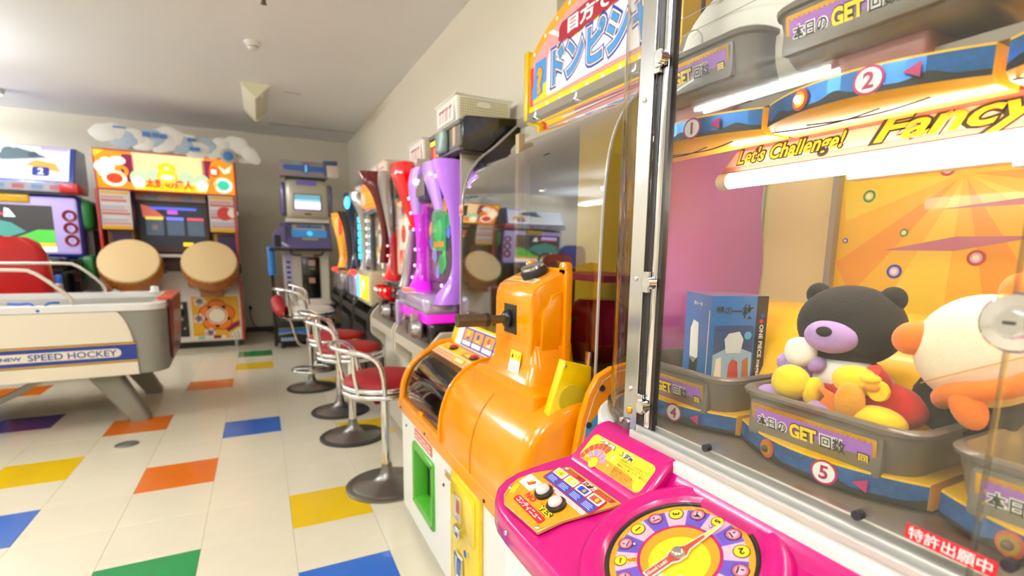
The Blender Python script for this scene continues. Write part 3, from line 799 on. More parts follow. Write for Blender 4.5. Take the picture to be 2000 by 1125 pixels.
cp.circ(-.032, .008, .0095, m_yelp, 6, 20); cp.circ(-.046, .016, .0016, mat('led_pink', '#ff5a8a', .3, emit=3), 8, 10); cp.circ(-.021, .029, .0016, mat('led_pink', '#ff5a8a', .3, emit=3), 8, 10)
cp.text('LIFTER LEVEL', -.030, .0465, .0068, m_wht, 5, bold=.0003, out=.0007, outm=m_blk, rot=-.06, w=.040)
cp.poly([(.004, .040), (.013, .040), (.0085, .048)], m_blk, 4); cp.poly([(.0052, .0408), (.0118, .0408), (.0085, .0468)], m_yelp, 5); cp.text('!', .0085, .0432, .0045, m_blk, 6)
cp.text('注意', .026, .0432, .0095, m_blk, 4, bold=.0004, out=.0008, outm=m_wht, w=.020)
for i, s in enumerate(('遊技者のプレイはやめて下さい', 'ガラスを叩かないで下さい', '機械の上に乗ったり、揺らしたり', 'しないで下さい', '景品が見えてくるまで', '取り出し口に手を', '入れないで下さい')):
    y = .0355 - .0047 * i
    cp.text(s, .012 + .0026 * len(s), y, .0042, m_blk, 5, w=.0050 * len(s))
    if i in (0, 1, 2, 4): cp.circ(-.001, y, .0017, m_wht, 5, 10)
cp.build('caution_panel', deck, flat=True)

# label on the white sill, orange sticker
sk = MB(); 
for z0, z1, m in ((.733, .757, m_orap), (.735, .739, m_redp2)): sk.grid(curve(z0, z1, .0225 + (.0004 if m is m_redp2 else 0), t0=.30, t1=.40), 4, 1, m)
sk.build('sill_sticker', PM, flat=True)
# ------------------------------------------------------------------ prizes in the trays
def plush(name, col): return mat(name, col, 0.9, noise=.06, nscale=220, bump=.5, sheen=.05 if 'black' in name else .25)
p_blk, p_lav, p_crm, p_org, p_red, p_yel, p_wht, p_tan = (plush('plush_' + n, c) for n, c in (('black', '#161413'), ('lavender', '#b493d0'), ('cream', '#f6e8c8'), ('orange', '#f07a1c'), ('red', '#d8281c'), ('yellow', '#ffd012'), ('white', '#fbf7ea'), ('tan', '#e89a1c')))
def blob(b, parent_name=None): pass
# boxed figure
t = thing('toy_box', 'blue and black boxed figure standing in tray 4', 'box', (.97, -2.6, .835))
A2, B2, C2 = Vector((.93, -2.628)), Vector((.96, -2.538)), Vector((1.030, -2.661)); D2 = B2 + (C2 - A2)
z0, z1 = .838, 1.010
m_bx = mat('box_blue', '#1f6fbd', .25, coat=.4); m_bk = mat('box_black', '#1b1a20', .3, coat=.4); m_bt = mat('box_top', '#7f6f9e', .3, coat=.3); m_sky = mat('box_sky', '#9fc4e8', .3, coat=.4); m_navy = mat('box_navy', '#2d4a86', .3)
def V3(p, z): return (p.x, p.y, z)
b = MB(); vs = [V3(q, z) for z in (z0, z1) for q in (A2, B2, D2, C2)]
b.add(vs, [(0, 1, 5, 4), (0, 4, 7, 3)], m_bx); b.add(vs, [(1, 2, 6, 5), (2, 3, 7, 6)], m_bk); b.add(vs, [(4, 5, 6, 7), (0, 3, 2, 1)], m_bt)
box = b.build('carton', t)
uf = Vector(((C2 - A2).x, (C2 - A2).y, 0)); wf = uf.length
fr = Decal(V3(A2, z0) , uf, (0, 0, 1), eps=.0003); hb = z1 - z0
fr.rect(wf * .80, 0, wf, hb, m_bk, 1)
fr.rect(wf * .07, .004, wf * .77, hb * .70, m_navy, 1, .001); fr.poly([(wf * .07, .004), (wf * .77, .004), (wf * .77, hb * .42), (wf * .42, hb * .5), (wf * .07, hb * .4)], m_sky, 2)
fr.poly(smooth2 := [(wf * .30, hb * .42), (wf * .26, hb * .56), (wf * .33, hb * .62), (wf * .52, hb * .64), (wf * .60, hb * .56), (wf * .56, hb * .42)], mat('box_pale', '#dbe7f4', .3), 3)
fr.poly([(wf * .34, .008), (wf * .36, hb * .30), (wf * .42, hb * .36), (wf * .52, hb * .33), (wf * .56, .008)], m_redp2, 4)
fr.poly([(wf * .10, hb * .06), (wf * .13, hb * .36), (wf * .22, hb * .38), (wf * .25, hb * .06)], m_wht, 4)
fr.poly([(wf * .62, hb * .08), (wf * .60, hb * .34), (wf * .70, hb * .38), (wf * .75, hb * .08)], mat('box_brown', '#b8743a', .4), 4)
fr.circ(wf * .18, hb * .05, .006, m_wht, 5); fr.circ(wf * .65, hb * .05, .006, m_wht, 5); fr.circ(wf * .67, hb * .60, .007, mat('box_cyan', '#5fb4e6', .3), 5)
fr.text('夢の', wf * .22, hb * .855, .016, m_blk, 3, bold=.0002, rot=0); fr.text('一枚', wf * .54, hb * .845, .026, m_blk, 3, bold=.0004, w=.042)
fr.text('ONE PIECE magazine', wf * .895, hb * .40, .010, m_wht, 3, bold=.0002, rot=-PI / 2, w=hb * .62); fr.circ(wf * .895, hb * .745, .0035, m_red, 3); fr.circ(wf * .91, hb * .80, .004, m_bluep, 3)
fr.build('front_print', box, flat=True)
ul = Vector(((A2 - B2).x, (A2 - B2).y, 0)); wl = ul.length
lf = Decal(V3(B2, z0), ul, (0, 0, 1), eps=.0003)
lf.poly([(wl * .28, hb * .30), (wl * .26, hb * .62), (wl * .36, hb * .72), (wl * .56, hb * .70), (wl * .60, hb * .34), (wl * .44, hb * .26)], m_wht, 2)
lf.poly([(wl * .26, .006), (wl * .28, hb * .32), (wl * .60, hb * .32), (wl * .56, .006), (wl * .44, .006), (wl * .43, hb * .16), (wl * .38, .006)], m_bk, 2)
lf.rect(wl * .93, .02, wl * .955, hb * .85, m_wht, 2)
lf.text('夢の一枚', wl * .5, hb * .90, .008, m_wht, 2)
lf.build('side_print', box, flat=True)

def RZ(a): return Matrix.Rotation(a, 4, 'Z')
# black and lavender plush
t = thing('plush_toy', 'black plush bear with lavender muzzle and white bib in tray 5', 'plush toy', (.975, -2.835, .85), 0, 'plush prizes')
c = Vector((.975, -2.835, .985)); F = Matrix.Translation(c) @ RZ(math.radians(12))
hd = MB().ell((0, 0, 0), (.055, .068, .056), p_blk, M=F, nu=28, nv=18).build('head', t)
for s in (-1, 1):
    MB().ell((.004, s * .046, .040), (.012, .017, .017), p_blk, M=F, nu=16, nv=10).build('ear', hd)
MB().ell((-.046, .006, -.012), (.022, .034, .023), p_lav, M=F, nu=24, nv=14).build('muzzle', hd)
MB().ell((-.067, .008, -.004), (.006, .010, .007), p_blk, M=F, nu=14, nv=8).build('nose', hd)
MB().ell((.01, 0, -.085), (.04, .055, .045), p_blk, M=F, nu=20, nv=12).build('body', t)
MB().ell((-.014, -.004, -.070), (.030, .044, .030), p_wht, M=F, nu=20, nv=12).build('bib', t)
MB().ell((-.055, .038, -.098), (.026, .022, .018), p_lav, M=F, nu=16, nv=10).build('paw', t)
MB().ell((-.045, -.050, -.07), (.026, .024, .020), p_lav, M=F, nu=16, nv=10).build('paw', t)
# cream and orange plush
t = thing('plush_toy', 'big cream plush bear with orange ears and scarf leaning over trays 5 and 6', 'plush toy', (.965, -2.995, .86), 0, 'plush prizes')
c = Vector((.962, -2.992, .978)); F = Matrix.Translation(c) @ Matrix.Rotation(-.5, 4, 'X')
hd = MB().ell((0, 0, 0), (.058, .066, .063), p_crm, M=F, nu=32, nv=20).build('head', t)
MB().ell((-.028, .047, .034), (.022, .022, .020), p_org, M=F, nu=18, nv=12).build('ear', hd)
MB().ell((.01, -.052, .048), (.018, .022, .022), p_org, M=F, nu=18, nv=12).build('ear', hd)
MB().tube([F @ Vector((-.058 * math.cos(a), .052 * math.sin(a), -.040 + .004 * math.sin(3 * a))) for a in [(-1.5 + 3.0 * i / 18) for i in range(19)]], .011, p_org, 10).build('scarf', t)
MB().ell((-.058, .012, -.055), (.012, .016, .024), p_org, M=F, nu=16, nv=10).build('scarf_end', t)
MB().tube([F @ Vector((-.060 * math.cos(a), .0685 * math.sin(a), -.018)) for a in [(-.9 + 1.9 * i / 14) for i in range(15)]], .0007, p_tan, 5).build('seam', hd)
MB().ell((.03, .02, -.07), (.05, .055, .045), p_blk, M=Matrix.Translation(c), nu=20, nv=12).build('body', t)
# red and yellow doll
t = thing('plush_toy', 'red plush doll with yellow mittens lying in the front of tray 5', 'plush toy', (.93, -2.89, .845), 0, 'plush prizes')
MB().ell((.945, -2.895, .893), (.036, .062, .032), p_red, nu=24, nv=14).build('body', t)
MB().tube(smooth([(.925, -2.845, .893), (.905, -2.835, .897), (.893, -2.822, .905)], 4), .016, p_red, 12).build('arm', t)
MB().ell((.888, -2.815, .908), (.022, .026, .024), p_yel, M=None, nu=20, nv=14).ell((.898, -2.842, .900), (.017, .012, .020), p_yel, nu=14, nv=10).build('mitten', t)
MB().tube(smooth([(.94, -2.905, .905), (.925, -2.905, .925), (.915, -2.90, .935)], 4), .016, p_red, 12).build('arm', t)
MB().ell((.908, -2.888, .925), (.020, .028, .019), p_yel, M=None, nu=20, nv=14).build('mitten', t)
for k in range(3): MB().ell((.897 + .004 * k, -2.912 + .006 * k, .934 - .009 * k), (.010, .012, .006), p_yel, nu=12, nv=8).build('finger', t)
MB().ell((.893, -2.928, .886), (.020, .032, .018), p_yel, nu=20, nv=14).build('foot', t)
MB().lathe([(.001, .004), (.012, .004), (.013, 0), (.001, 0)], (0, 0, 0), p_yel, 20, M=Matrix.Translation((.899, -2.922, .921)) @ Matrix.Rotation(-PI / 2, 4, 'Y')).build('chest_badge', t)
# orange flat puppet
t = thing('plush_toy', 'small orange felt puppet held in front of the red doll', 'plush toy', (.885, -2.885, .88), 0, 'plush prizes')
MB().ell((.884, -2.898, .903), (.012, .018, .024), p_tan, M=None, nu=18, nv=12).build('head', t)
MB().bprism([(-2.856, .912), (-2.866, .902), (-2.858, .890), (-2.868, .884), (-2.862, .872), (-2.888, .872), (-2.893, .900), (-2.878, .905)], .884, .892, 'x', .001, p_org).build('body', t)
MB().ell((.895, -2.915, .925), (.006, .010, .006), p_tan, nu=12, nv=8).build('ear', t)
# small white plush
t = thing('plush_toy', 'small white plush toy with lavender body at the left of tray 5', 'plush toy', (.935, -2.80, .85), 0, 'plush prizes')
MB().ell((.925, -2.800, .945), (.015, .023, .021), p_wht, nu=20, nv=14, pw=.9).build('head', t)
MB().ell((.937, -2.790, .915), (.02, .024, .028), p_lav, nu=18, nv=12).build('body', t)
MB().ell((.93, -2.775, .925), (.014, .012, .014), p_lav, nu=12, nv=8).ell((.93, -2.822, .93), (.012, .012, .012), p_lav, nu=12, nv=8).build('arm', t)
t = thing('plush_toy', 'lavender plush toy half hidden behind the front wall of tray 5', 'plush toy', (.90, -2.81, .84), 0, 'plush prizes')
MB().ell((.895, -2.785, .878), (.02, .028, .018), p_lav, nu=16, nv=10).ell((.905, -2.825, .872), (.02, .03, .018), p_lav, nu=16, nv=10).build('body', t)
MB().ell((.887, -2.858, .880), (.014, .02, .012), p_lav, nu=12, nv=8).build('paw', t)
# white plush upstairs
t = thing('plush_toy', 'large white plush toy resting in tray 1 at the top', 'plush toy', (.96, -2.63, 1.34), 0, 'plush prizes')
m_lin = mat('stitch_grey', '#b9b2a2', .8)
c = Vector((.965, -2.645, 1.405)); 
MB().ell(c, (.085, .14, .105), p_wht, nu=32, nv=18).build('body', t)
F = Matrix.Translation(c)
for s in (0, 1):
    y0 = .105 - .052 * s
    MB().ell((-.062 - .013 * s, y0 - .0, -.012 + .012 * s), (.012, .026, .026), p_wht, M=F, nu=18, nv=10).tube([F @ Vector((-.072 - .015 * s, y0 + .026 * math.cos(a), -.012 + .012 * s + .026 * math.sin(a))) for a in [PI * i / 10 for i in range(11)]], .0008, m_lin, 5).build('foot', t)
tg = Decal(c + Vector((-.068, -.01, .068)), (0, -1, .1), (.55, .08, .8)); tg.poly([(-.028, -.012), (.030, -.014), (.034, .03), (-.018, .03)], m_wht, 3)
tg.text('楽々', .002, .014, .018, m_blk, 5, bold=.0002); tg.text('亭', .002, -.003, .014, m_blk, 5)
tg.build('printed_tag', t, flat=True)
for a in (.25, .6): MB().tube([c + Vector((-.086 * math.cos(a) , .141 * math.sin(u) * math.cos(a), .106 * math.sin(a) * 1.0)) * 1.0 for u in [(-1.0 + 2.0 * i / 12) for i in range(13)]], .0006, m_lin, 5).build('seam', t)
# ------------------------------------------------------------------ orange scoop machine in the middle
m_org = mat('orange_gelcoat', '#f39300', 0.16, coat=.15)
m_ylw = mat('yellow_gelcoat', '#f2cf00', 0.25, coat=.4)
m_grn = mat('green_plastic', '#45a824', 0.3, coat=.2)
m_smk = glass('smoked_dome', (.66, .63, .58), refl=4.0)
m_smk2 = glass('smoked_cover', (.45, .42, .40), refl=1.6)
m_brown = mat('dark_reflect_brown', '#3b332b', 0.5)  # dark brown stands in for dark machines reflected in the dome
m_blackin = mat('black_inside', '#12110f', 0.5)
OM = thing('scoop_machine', 'orange and white scoop game with smoked dome and coin door', 'arcade machine', (1.0, -1.8, 0))
X0, Y0, Y1 = .72, -1.27, -2.33
def rc(y0, y1, z0, z1, x): return [(x, y0, z0), (x, y1, z0), (x, y1, z1), (x, y0, z1)]
gy0, gy1, gz0, gz1 = -1.478, -1.675, .165, .352
cab = MB().loft([rc(Y0, Y1, .045, .455, 1.30), rc(Y0, Y1, .045, .455, X0), rc(gy0, gy1, gz0, gz1, X0), rc(gy0, gy1, gz0, gz1, X0 + .10)], m_body).build('cabinet', OM, bevel=.002)
MB().box((.76, Y1 + .03, .0), (1.26, Y0 - .03, .045), m_dark).build('plinth', OM)
# green prize chute
def rring(d, x, r): return [(x, y, z) for y, z in rrect(gy1 - d, gz0 - d, gy0 + d, gz1 + d, r, 4)]
MB().loft([rring(.028, X0 + .002, .012), rring(.028, X0 - .006, .012), rring(.024, X0 - .010, .012), rring(.002, X0 - .008, .004), rring(-.001, X0 - .004, .003), rring(-.004, X0 + .042, .003)], m_grn, caps=False).build('prize_chute', OM)
MB().box((X0 + .040, gy1, gz0), (X0 + .044, gy0, gz1), m_blackin).build('chute_flap', OM)
for y, z in ((gy1 - .016, gz1 + .014), (gy1 - .016, gz0 - .014), (gy0 + .016, gz0 - .014)):
    MB().ell((X0 - .010, y, z), (.002, .004, .004), m_rubber, nu=8, nv=6).build('chute_screw', OM)
wn = Decal((X0 - .0005, -1.46, .392), (0, -1, 0), (0, 0, 1)); wn.rect(0, 0, .22, .042, m_wht, 1); wn.rect(.002, .002, .218, .040, mat('print_salmon', '#d9573f', .45), 2)
for r in range(2):
    for k in range(11): wn.rect(.012 + .018 * k, .009 + .014 * r, .026 + .018 * k - .003 * ((k * 7 + r) % 3), .017 + .014 * r, m_wht, 3)
wn.build('warning_sticker', cab, flat=True)
MB().box((X0 - .004, -1.862, .392), (X0, -1.818, .412), mat('grey_plate', '#b9ae9d', .4)).box((X0 - .005, -1.858, .395), (X0 - .004, -1.835, .409), m_gold).build('rating_plate', cab)
for y, z in ((-1.34, .40), (-1.80, .352), (-1.318, .455)):
    MB().cyl((X0, y, z), (X0 - .003, y, z), .005, m_rubber, 10).build('cabinet_screw', cab)
# coin door
cd = MB().bprism(rrect(-2.122, .06, -1.898, .462, .03), X0 + .0, X0 - .013, 'x', .005, m_ylw).build('coin_door', OM)
MB().bprism(rrect(-2.10, .295, -1.915, .44, .02), X0 - .012, X0 - .017, 'x', .003, m_ylw).build('door_panel', cd)
def recess(y0, y1, z0, z1, inner):
    def r(d, x): return [(x, y0 - d, z0 - d), (x, y1 + d, z0 - d), (x, y1 + d, z1 + d), (x, y0 - d, z1 + d)]
    o = MB().loft([r(.008, X0 - .015), r(.008, X0 - .022), r(.0, X0 - .022), r(-.004, X0 - .016)], m_steel, caps=False).build('coin_frame', cd, bevel=.001)
    MB().box((X0 - .0165, y0 - .0, z0), (X0 - .0155, y1, z1), m_blackin).build('coin_slot', o)
    MB().box((X0 - .019, y0 + .006, z0 + .012), (X0 - .0165, y1 - .006, z1 - .012), inner).build('slot_insert', o)
recess(-2.000, -1.960, .335, .393, mat('slot_red', '#9c2a22', .3))
recess(-2.005, -1.962, .150, .215, mat('slot_blue', '#4c63a8', .3))
MB().rbox((X0 - .03, -2.010, .286), (X0 - .012, -1.968, .314), .004, m_steel).build('coin_return', cd)
MB().cyl((X0 - .012, -2.045, .262), (X0 - .022, -2.045, .262), .011, m_chrome, 16).build('door_lock', cd)
# orange front lip
lipp = [(.713, .447), (.706, .455), (.706, .492), (.714, .500), (.77, .505), (.77, .447)]
MB().prism(lipp, Y1 - .004, Y0 + .004, 'y', m_org).build('front_lip', OM, bevel=.003)
for y in (-1.31, -1.64, -2.16, -2.28):
    MB().cyl((.708, y, .468), (.7035, y, .468), .005, m_rubber, 10).build('lip_screw', OM)
# smoked cover with orange arch
prof = smooth([(.722, .496), (.727, .55), (.748, .605), (.785, .650), (.838, .685)], 5)
prof = [(p.x, p.y) for p in prof]
MB().tube([(x, Y0 - .012, z) for x, z in prof] + [(.862, Y0 - .012, .705), (.90, Y0 - .012, .712), (.935, Y0 - .014, .712)], .014, m_org, 12).build('cover_arch', OM)
n = len(prof)
MB().grid(lambda u, v: (prof[min(n - 1, int(round(u * (n - 1))))][0] + .004, Y0 - .02 + (-1.80 - Y0 + .02) * v, prof[min(n - 1, int(round(u * (n - 1))))][1]), n - 1, 2, m_smk2).build('smoked_cover', OM)
MB().box((.765, -1.80, .50), (.93, Y0 - .02, .515), m_blackin).box((.90, -1.80, .515), (.93, Y0 - .02, .69), m_blackin).build('cover_tray', OM)
MB().cyl((.825, -1.33, .60), (.825, -1.80, .60), .06, mat('roller_black', '#1d1c1c', .35), 20).build('roller', OM)
MB().rbox((.834, -1.53, .667), (.845, -1.50, .678), .002, m_org).build('cover_latch', OM)
MB().rbox((.718, -1.56, .494), (.73, -1.52, .512), .003, m_org).build('cover_latch', OM)
# button strip
bs = [(.836, .640), (.836, .682), (.862, .700), (.905, .712), (.935, .712), (.935, .64)]
strip = MB().prism(bs, -1.99, Y0 - .02, 'y', m_org).build('button_strip', OM, bevel=.003)
a_, b_ = Vector((.8365, 0, .6845)), Vector((.8635, 0, .7025)); c_ = Vector((.903, 0, .7135))
f1 = Decal((a_.x - .0004, Y0 - .04, a_.z + .0004), (0, -1, 0), (b_ - a_)); L1 = (b_ - a_).length
f1.rect(0, 0, .62, L1, m_wht, 1); f1.rect(0, .005, .62, L1 - .003, mat('print_peach', '#f6c37a', .4), 2); f1.rect(.02, .009, .20, .0115, m_redp2, 3); f1.rect(.02, .020, .20, .0225, m_redp2, 3); f1.rect(.34, .009, .58, .0115, m_redp2, 3); f1.rect(.34, .020, .58, .0225, m_redp2, 3)
for k in range(30): f1.rect(.01 + .02 * k, .0005, .02 + .02 * k, .0045, m_magp, 3)
f1.rect(.215, .003, .325, .029, m_orap, 3, .006); f1.rect(.225, .007, .315, .025, m_yelp, 4, .004)
for k in range(5): f1.rect(.237 + .014 * k, .010, .247 + .014 * k, .022, m_wht, 5)
f1.build('strip_print', strip, flat=True)
f2 = Decal((b_.x - .0003, Y0 - .04, b_.z + .0006), (0, -1, 0), (c_ - b_)); f2.rect(0, 0, .62, (c_ - b_).length, m_yelp, 1)
for k in range(3): f2.rect(.03 + .2 * k, .008, .12 + .2 * k, .033, (m_orap, m_redp2, m_orap)[k], 2, .006); f2.rect(.04 + .2 * k, .012, .11 + .2 * k, .029, m_yelp, 3, .004)
f2.build('strip_top_print', strip, flat=True)
for y in (-1.43, -1.64, -1.85):
    bt = MB().lathe([(.019, .0), (.0195, .004), (.017, .007), (.001, .007)], (.885, y, .709), m_blk, 20).build('push_button', strip)
    MB().lathe([(.0155, .007), (.015, .012), (.012, .0145), (.001, .015)], (.885, y, .709), mat('button_red', '#d2231a', .2, coat=.5), 20).build('button_cap', bt)
# instruction board
ip0, ip1 = Vector((.925, 0, .708)), Vector((.968, 0, .800))
ib = MB().prism([(.925, .70), (.925, .712), (.960, .812), (.970, .820), (.985, .812), (.985, .70)], -2.0, Y0 - .01, 'y', m_ylw).build('instruction_board', OM, bevel=.003)
MB().bprism([(.905, .70), (.922, .716), (.955, .812), (.968, .825), (.990, .82), (.990, .70)], Y0 - .008, Y0 - .024, 'y', .003, m_ylw).build('board_cheek', ib)
dI = Decal((ip0.x - .001, Y0 - .06, ip0.z + .006), (0, -1, 0), Vector((.035, 0, .100))); LI = .080
dI.rect(0, 0, .60, LI, m_wht, 2); dI.rect(.008, .004, .60, LI - .004, mat('print_indigo', '#4a3fa0', .45), 3); dI.rect(.008, .004, .06, LI - .004, m_wht, 4)
for k in range(5):
    x = .070 + .098 * k; dI.rect(x, .030, x + .085, LI - .010, m_orap, 4, .004); dI.rect(x, .010, x + .085, .026, m_wht, 4, .004); dI.circ(x + .04, .052, .013, (m_yelp, m_bluep, m_redp2, m_yelp, m_wht)[k], 5, 14); dI.rect(x + .03, .034, x + .06, .046, (m_bluep, m_yelp, m_wht, m_orap, m_yelp)[k], 5)
dI.build('instruction_print', ib, flat=True)
# opaque bump
bprof = smooth([(.708, .497), (.707, .545), (.716, .605), (.742, .668), (.785, .715), (.845, .742), (.93, .75)], 5)
bprof = [(p.x, p.y) for p in bprof]
def brow(y, s): return [(.86 + (x - .86) * s, y, .497 + (z - .497) * s) for x, z in bprof] + [(.93, y, .497)]
bump = MB().loft([brow(Y1 - .0, .86), brow(Y1 + .004, .94), brow(Y1 + .016, .985), brow(Y1 + .04, 1.0), brow(-2.0, 1.0), brow(-1.808, 1.0), brow(-1.80, .99)], m_org).build('console_bump', OM, ang=45)
MB().tube([(x - .0005, -2.06, z + .0005) for x, z in bprof], .0022, mat('seam_orange', '#c87400', .4), 6).build('bump_seam', bump)
MB().tube([(x - .002, -1.808, z) for x, z in bprof], .006, m_org, 8).build('bump_rim', bump)
# column
ft = MB().loft([[(x, y, z) for x, y in rrect(.775, -2.265, .945, -1.90, .02)] for z in (.70,)] + [[(x, y, .748) for x, y in rrect(.775, -2.265, .945, -1.90, .02)], [(x, y, .756) for x, y in rrect(.782, -2.258, .945, -1.908, .02)], [(x, y, .762) for x, y in rrect(.795, -2.225, .945, -1.935, .03)], [(x, y, .80) for x, y in rrect(.812, -2.195, .945, -1.955, .03)], [(x, y, .85) for x, y in rrect(.815, -2.180, .945, -1.965, .025)]], m_org).build('column_foot', OM, ang=30)
cprof = [(.817, .80), (.815, .955), (.818, .975), (.826, .992), (.842, 1.003), (.905, 1.030), (.93, 1.032), (.93, .80)]
col = MB().bprism(cprof, -2.178, -1.968, 'y', .010, m_org).build('column', OM, ang=30)
MB().bprism(rrect(-2.192, .74, -1.955, 1.040, .012), .905, .925, 'x', .004, m_org).build('column_flange', col)
for y in (-2.172, -1.99):
    MB().bprism(rrect(y - .018, 1.02, y + .018, 1.056, .014), .905, .925, 'x', .004, m_org).build('flange_ear', col)
for y, z in ((-2.178, 1.044), (-1.985, 1.044), (-2.182, .80)):
    MB().ell((.904, y, z), (.003, .005, .005), m_steel, nu=10, nv=6).build('flange_screw', col)
MB().bprism([(.845, .835), (.895, .835), (.898, .985), (.872, .975), (.865, .95), (.848, .935)], -2.183, -2.172, 'y', .003, m_org).build('column_panel', col)
MB().box((.8125, -2.105, .870), (.8165, -2.035, .945), m_dark).build('socket_plate', col, bevel=.001)
MB().ell((.806, -2.07, .908), (.016, .02, .024), mat('ball_black', '#191919', .25), nu=16, nv=10).build('swivel', col)
hn = MB().cyl((.810, -2.072, .907), (.745, -2.072, .907), .011, mat('shaft_brown', '#5b4a34', .4, metal=.4), 14).cyl((.748, -2.072, .907), (.668, -2.072, .908), .0165, mat('shaft_brown', '#5b4a34', .4, metal=.4), 18).build('handle', OM)
MB().cyl((.752, -2.072, .907), (.742, -2.072, .907), .0178, mat('shaft_dark', '#3d3122', .4, metal=.5), 18).build('handle_collar', hn)
MB().cyl((.93, -2.10, .900), (1.26, -2.10, .900), .0085, mat('rod_brass', '#9b8a66', .3, metal=.8), 12).build('inner_rod', OM)
MB().cyl((.935, -2.10, .900), (.945, -2.10, .900), .02, mat('rod_brass', '#9b8a66', .3, metal=.8), 12).build('rod_collar', OM)
tl = Decal((.834, -2.073, 1.000), (0, -1, 0), (.063, 0, .027)); tl.rect(-.075, .006, .075, .030, m_wht, 2, .003); tl.rect(-.072, .008, .0, .028, m_yelp, 3, .002); tl.rect(.003, .008, .072, .028, mat('print_lemon', '#fbe39a', .45), 3, .002)
for k in range(3): tl.rect(-.066, .011 + .005 * k, -.01, .013 + .005 * k, m_redp2, 4); tl.rect(.012, .011 + .005 * k, .06, .013 + .005 * k, m_blk, 4)
tl.build('column_label', col, flat=True)
bt = MB().lathe([(.034, -.004), (.035, .012), (.031, .018), (.001, .018)], (0, 0, 0), m_blk, 28, M=Matrix.Translation((.876, -2.085, 1.022)) @ Matrix.Rotation(-.4, 4, 'Y')).build('top_button', col)
MB().lathe([(.031, .018), (.030, .024), (.001, .027)], (0, 0, 0), m_steel, 28, M=Matrix.Translation((.876, -2.085, 1.022)) @ Matrix.Rotation(-.4, 4, 'Y')).build('button_cap', bt)
cl = Decal((.8085, -2.115, .800), (0, -1, 0), (.012, 0, .06)); cl.rect(-.030, -.030, .030, .030, m_wht, 6, .002); cl.rect(-.030, .006, .030, .030, m_yelp, 7, .002)
cl.poly([(-.022, .011), (-.010, .011), (-.016, .024)], m_blk, 8); cl.text('!', .004, .017, .012, m_blk, 8, bold=.0006); cl.text('!', .018, .017, .012, m_blk, 8, bold=.0006)
for k in range(3): cl.rect(-.023, -.006 - .006 * k, .020, -.0045 - .006 * k, mat('print_greyline', '#9c968c', .5), 8)
cl.build('caution_label', ft, flat=True)
# side boards next to the prize machine
MB().bprism([(.79, .70), (.835, .842), (.906, .822), (.906, .66), (.80, .66)], -2.312, -2.285, 'y', .004, m_ylw).build('speaker_panel', OM)
MB().lathe([(.001, .003), (.034, .003), (.034, 0), (.001, 0)], (0, 0, 0), mat('grille_olive', '#c4b312', .6), 24, M=Matrix.Translation((.855, -2.312, .752)) @ Matrix.Rotation(PI / 2, 4, 'X')).build('speaker_grille', OM)
for x, z in ((.835, .83), (.88, .71)): MB().ell((x, -2.313, z), (.004, .002, .004), m_steel, nu=8, nv=6).build('panel_screw', OM)
ob = [(.835, .05), (.835, .64), (.850, .72), (.868, .775), (.89, .812), (.925, .828), (.97, .834), (1.29, .845), (1.29, .05)]
sb = MB().prism(ob, -2.362, -2.345, 'y', m_org).build('side_board', OM, bevel=.003)
dl = Decal((0, -2.3625, 0), (1, 0, 0), (0, 0, 1)); dl.line([(x + .012, z - .010) for x, z in ob[1:8]], .0018, m_wht, 2)
dl.poly([(.862, .70), (.90, .735), (.96, .70), (.96, .66), (.862, .66)], mat('print_sky', '#3a9fd6', .4), 2)
dl.build('board_print', sb, flat=True)
for x, z in ((.868, .705), (.90, .785), (.985, .79), (1.08, .80)): MB().cyl((x, -2.362, z), (x, -2.366, z), .007, m_rubber, 12).build('board_cap', sb)
# dome
dprof = smooth([(.955, .70), (.955, .85), (.956, 1.05), (.960, 1.20), (.975, 1.33), (1.02, 1.42), (1.10, 1.49), (1.22, 1.60)], 5)
dprof = [(p.x, p.y) for p in dprof]; nd_ = len(dprof)
MB().grid(lambda u, v: (dprof[int(round(u * (nd_ - 1)))][0], Y0 - .03 + (-2.262 - Y0 + .03) * v, dprof[int(round(u * (nd_ - 1)))][1]), nd_ - 1, 4, m_smk).build('dome', OM)
MB().add([(x, Y0 - .03, z) for x, z in dprof] + [(1.22, Y0 - .03, .70)], [tuple(range(nd_ + 1))], m_smk).build('dome_end', OM)
MB().add([(x, -2.262, z) for x, z in dprof] + [(1.22, -2.262, .70)], [tuple(range(nd_ + 1))], m_smk2).build('dome_end', OM)
MB().tube([(x - .002, -2.262, z) for x, z in dprof], .004, mat('acrylic_seam', '#b5aea2', .2), 6).build('dome_seam', OM)
MB().tube([(x - .002, Y0 - .045, z) for x, z in dprof], .003, mat('acrylic_seam', '#b5aea2', .2), 6).build('dome_seam', OM)
MB().box((.952, -2.262, .695), (.965, Y0 - .03, .72), mat('acrylic_seam2', '#8e8574', .3)).build('dome_foot', OM)
MB().rbox((.945, -2.245, .80), (.953, -2.225, .84), .002, m_steel).build('dome_latch', OM)
MB().box((1.27, Y1, .455), (1.30, Y0 - .02, 1.60), m_brown).build('back_wall', OM)
MB().box((.99, -1.72, .70), (1.27, Y0 - .05, .712), m_brown).build('play_floor', OM)
MB().box((1.235, -2.31, .72), (1.268, -1.72, 1.56), mat('inside_yellow', '#e0bd10', .5)).build('inner_board', OM)
MB().box((1.0, -1.73, .72), (1.02, -1.705, 1.45), mat('pillar_reflect_beige', '#b09a76', .5)).build('pillar_reflection', OM)  # beige strip painted in place of a pillar's reflection on the dome
MB().box((.985, -2.26, .72), (1.235, -1.73, .735), mat('inside_dark', '#241f1b', .5)).build('play_floor', OM)
m_drum = mat('drum_red', '#c21634', .2, coat=.5)
dr = MB().lathe([(.001, -.085), (.06, -.085), (.085, -.06), (.10, -.02), (.10, .03), (.085, .062), (.055, .085), (.001, .085)], (1.085, -2.075, .865), m_drum, 28).build('red_pot', OM)
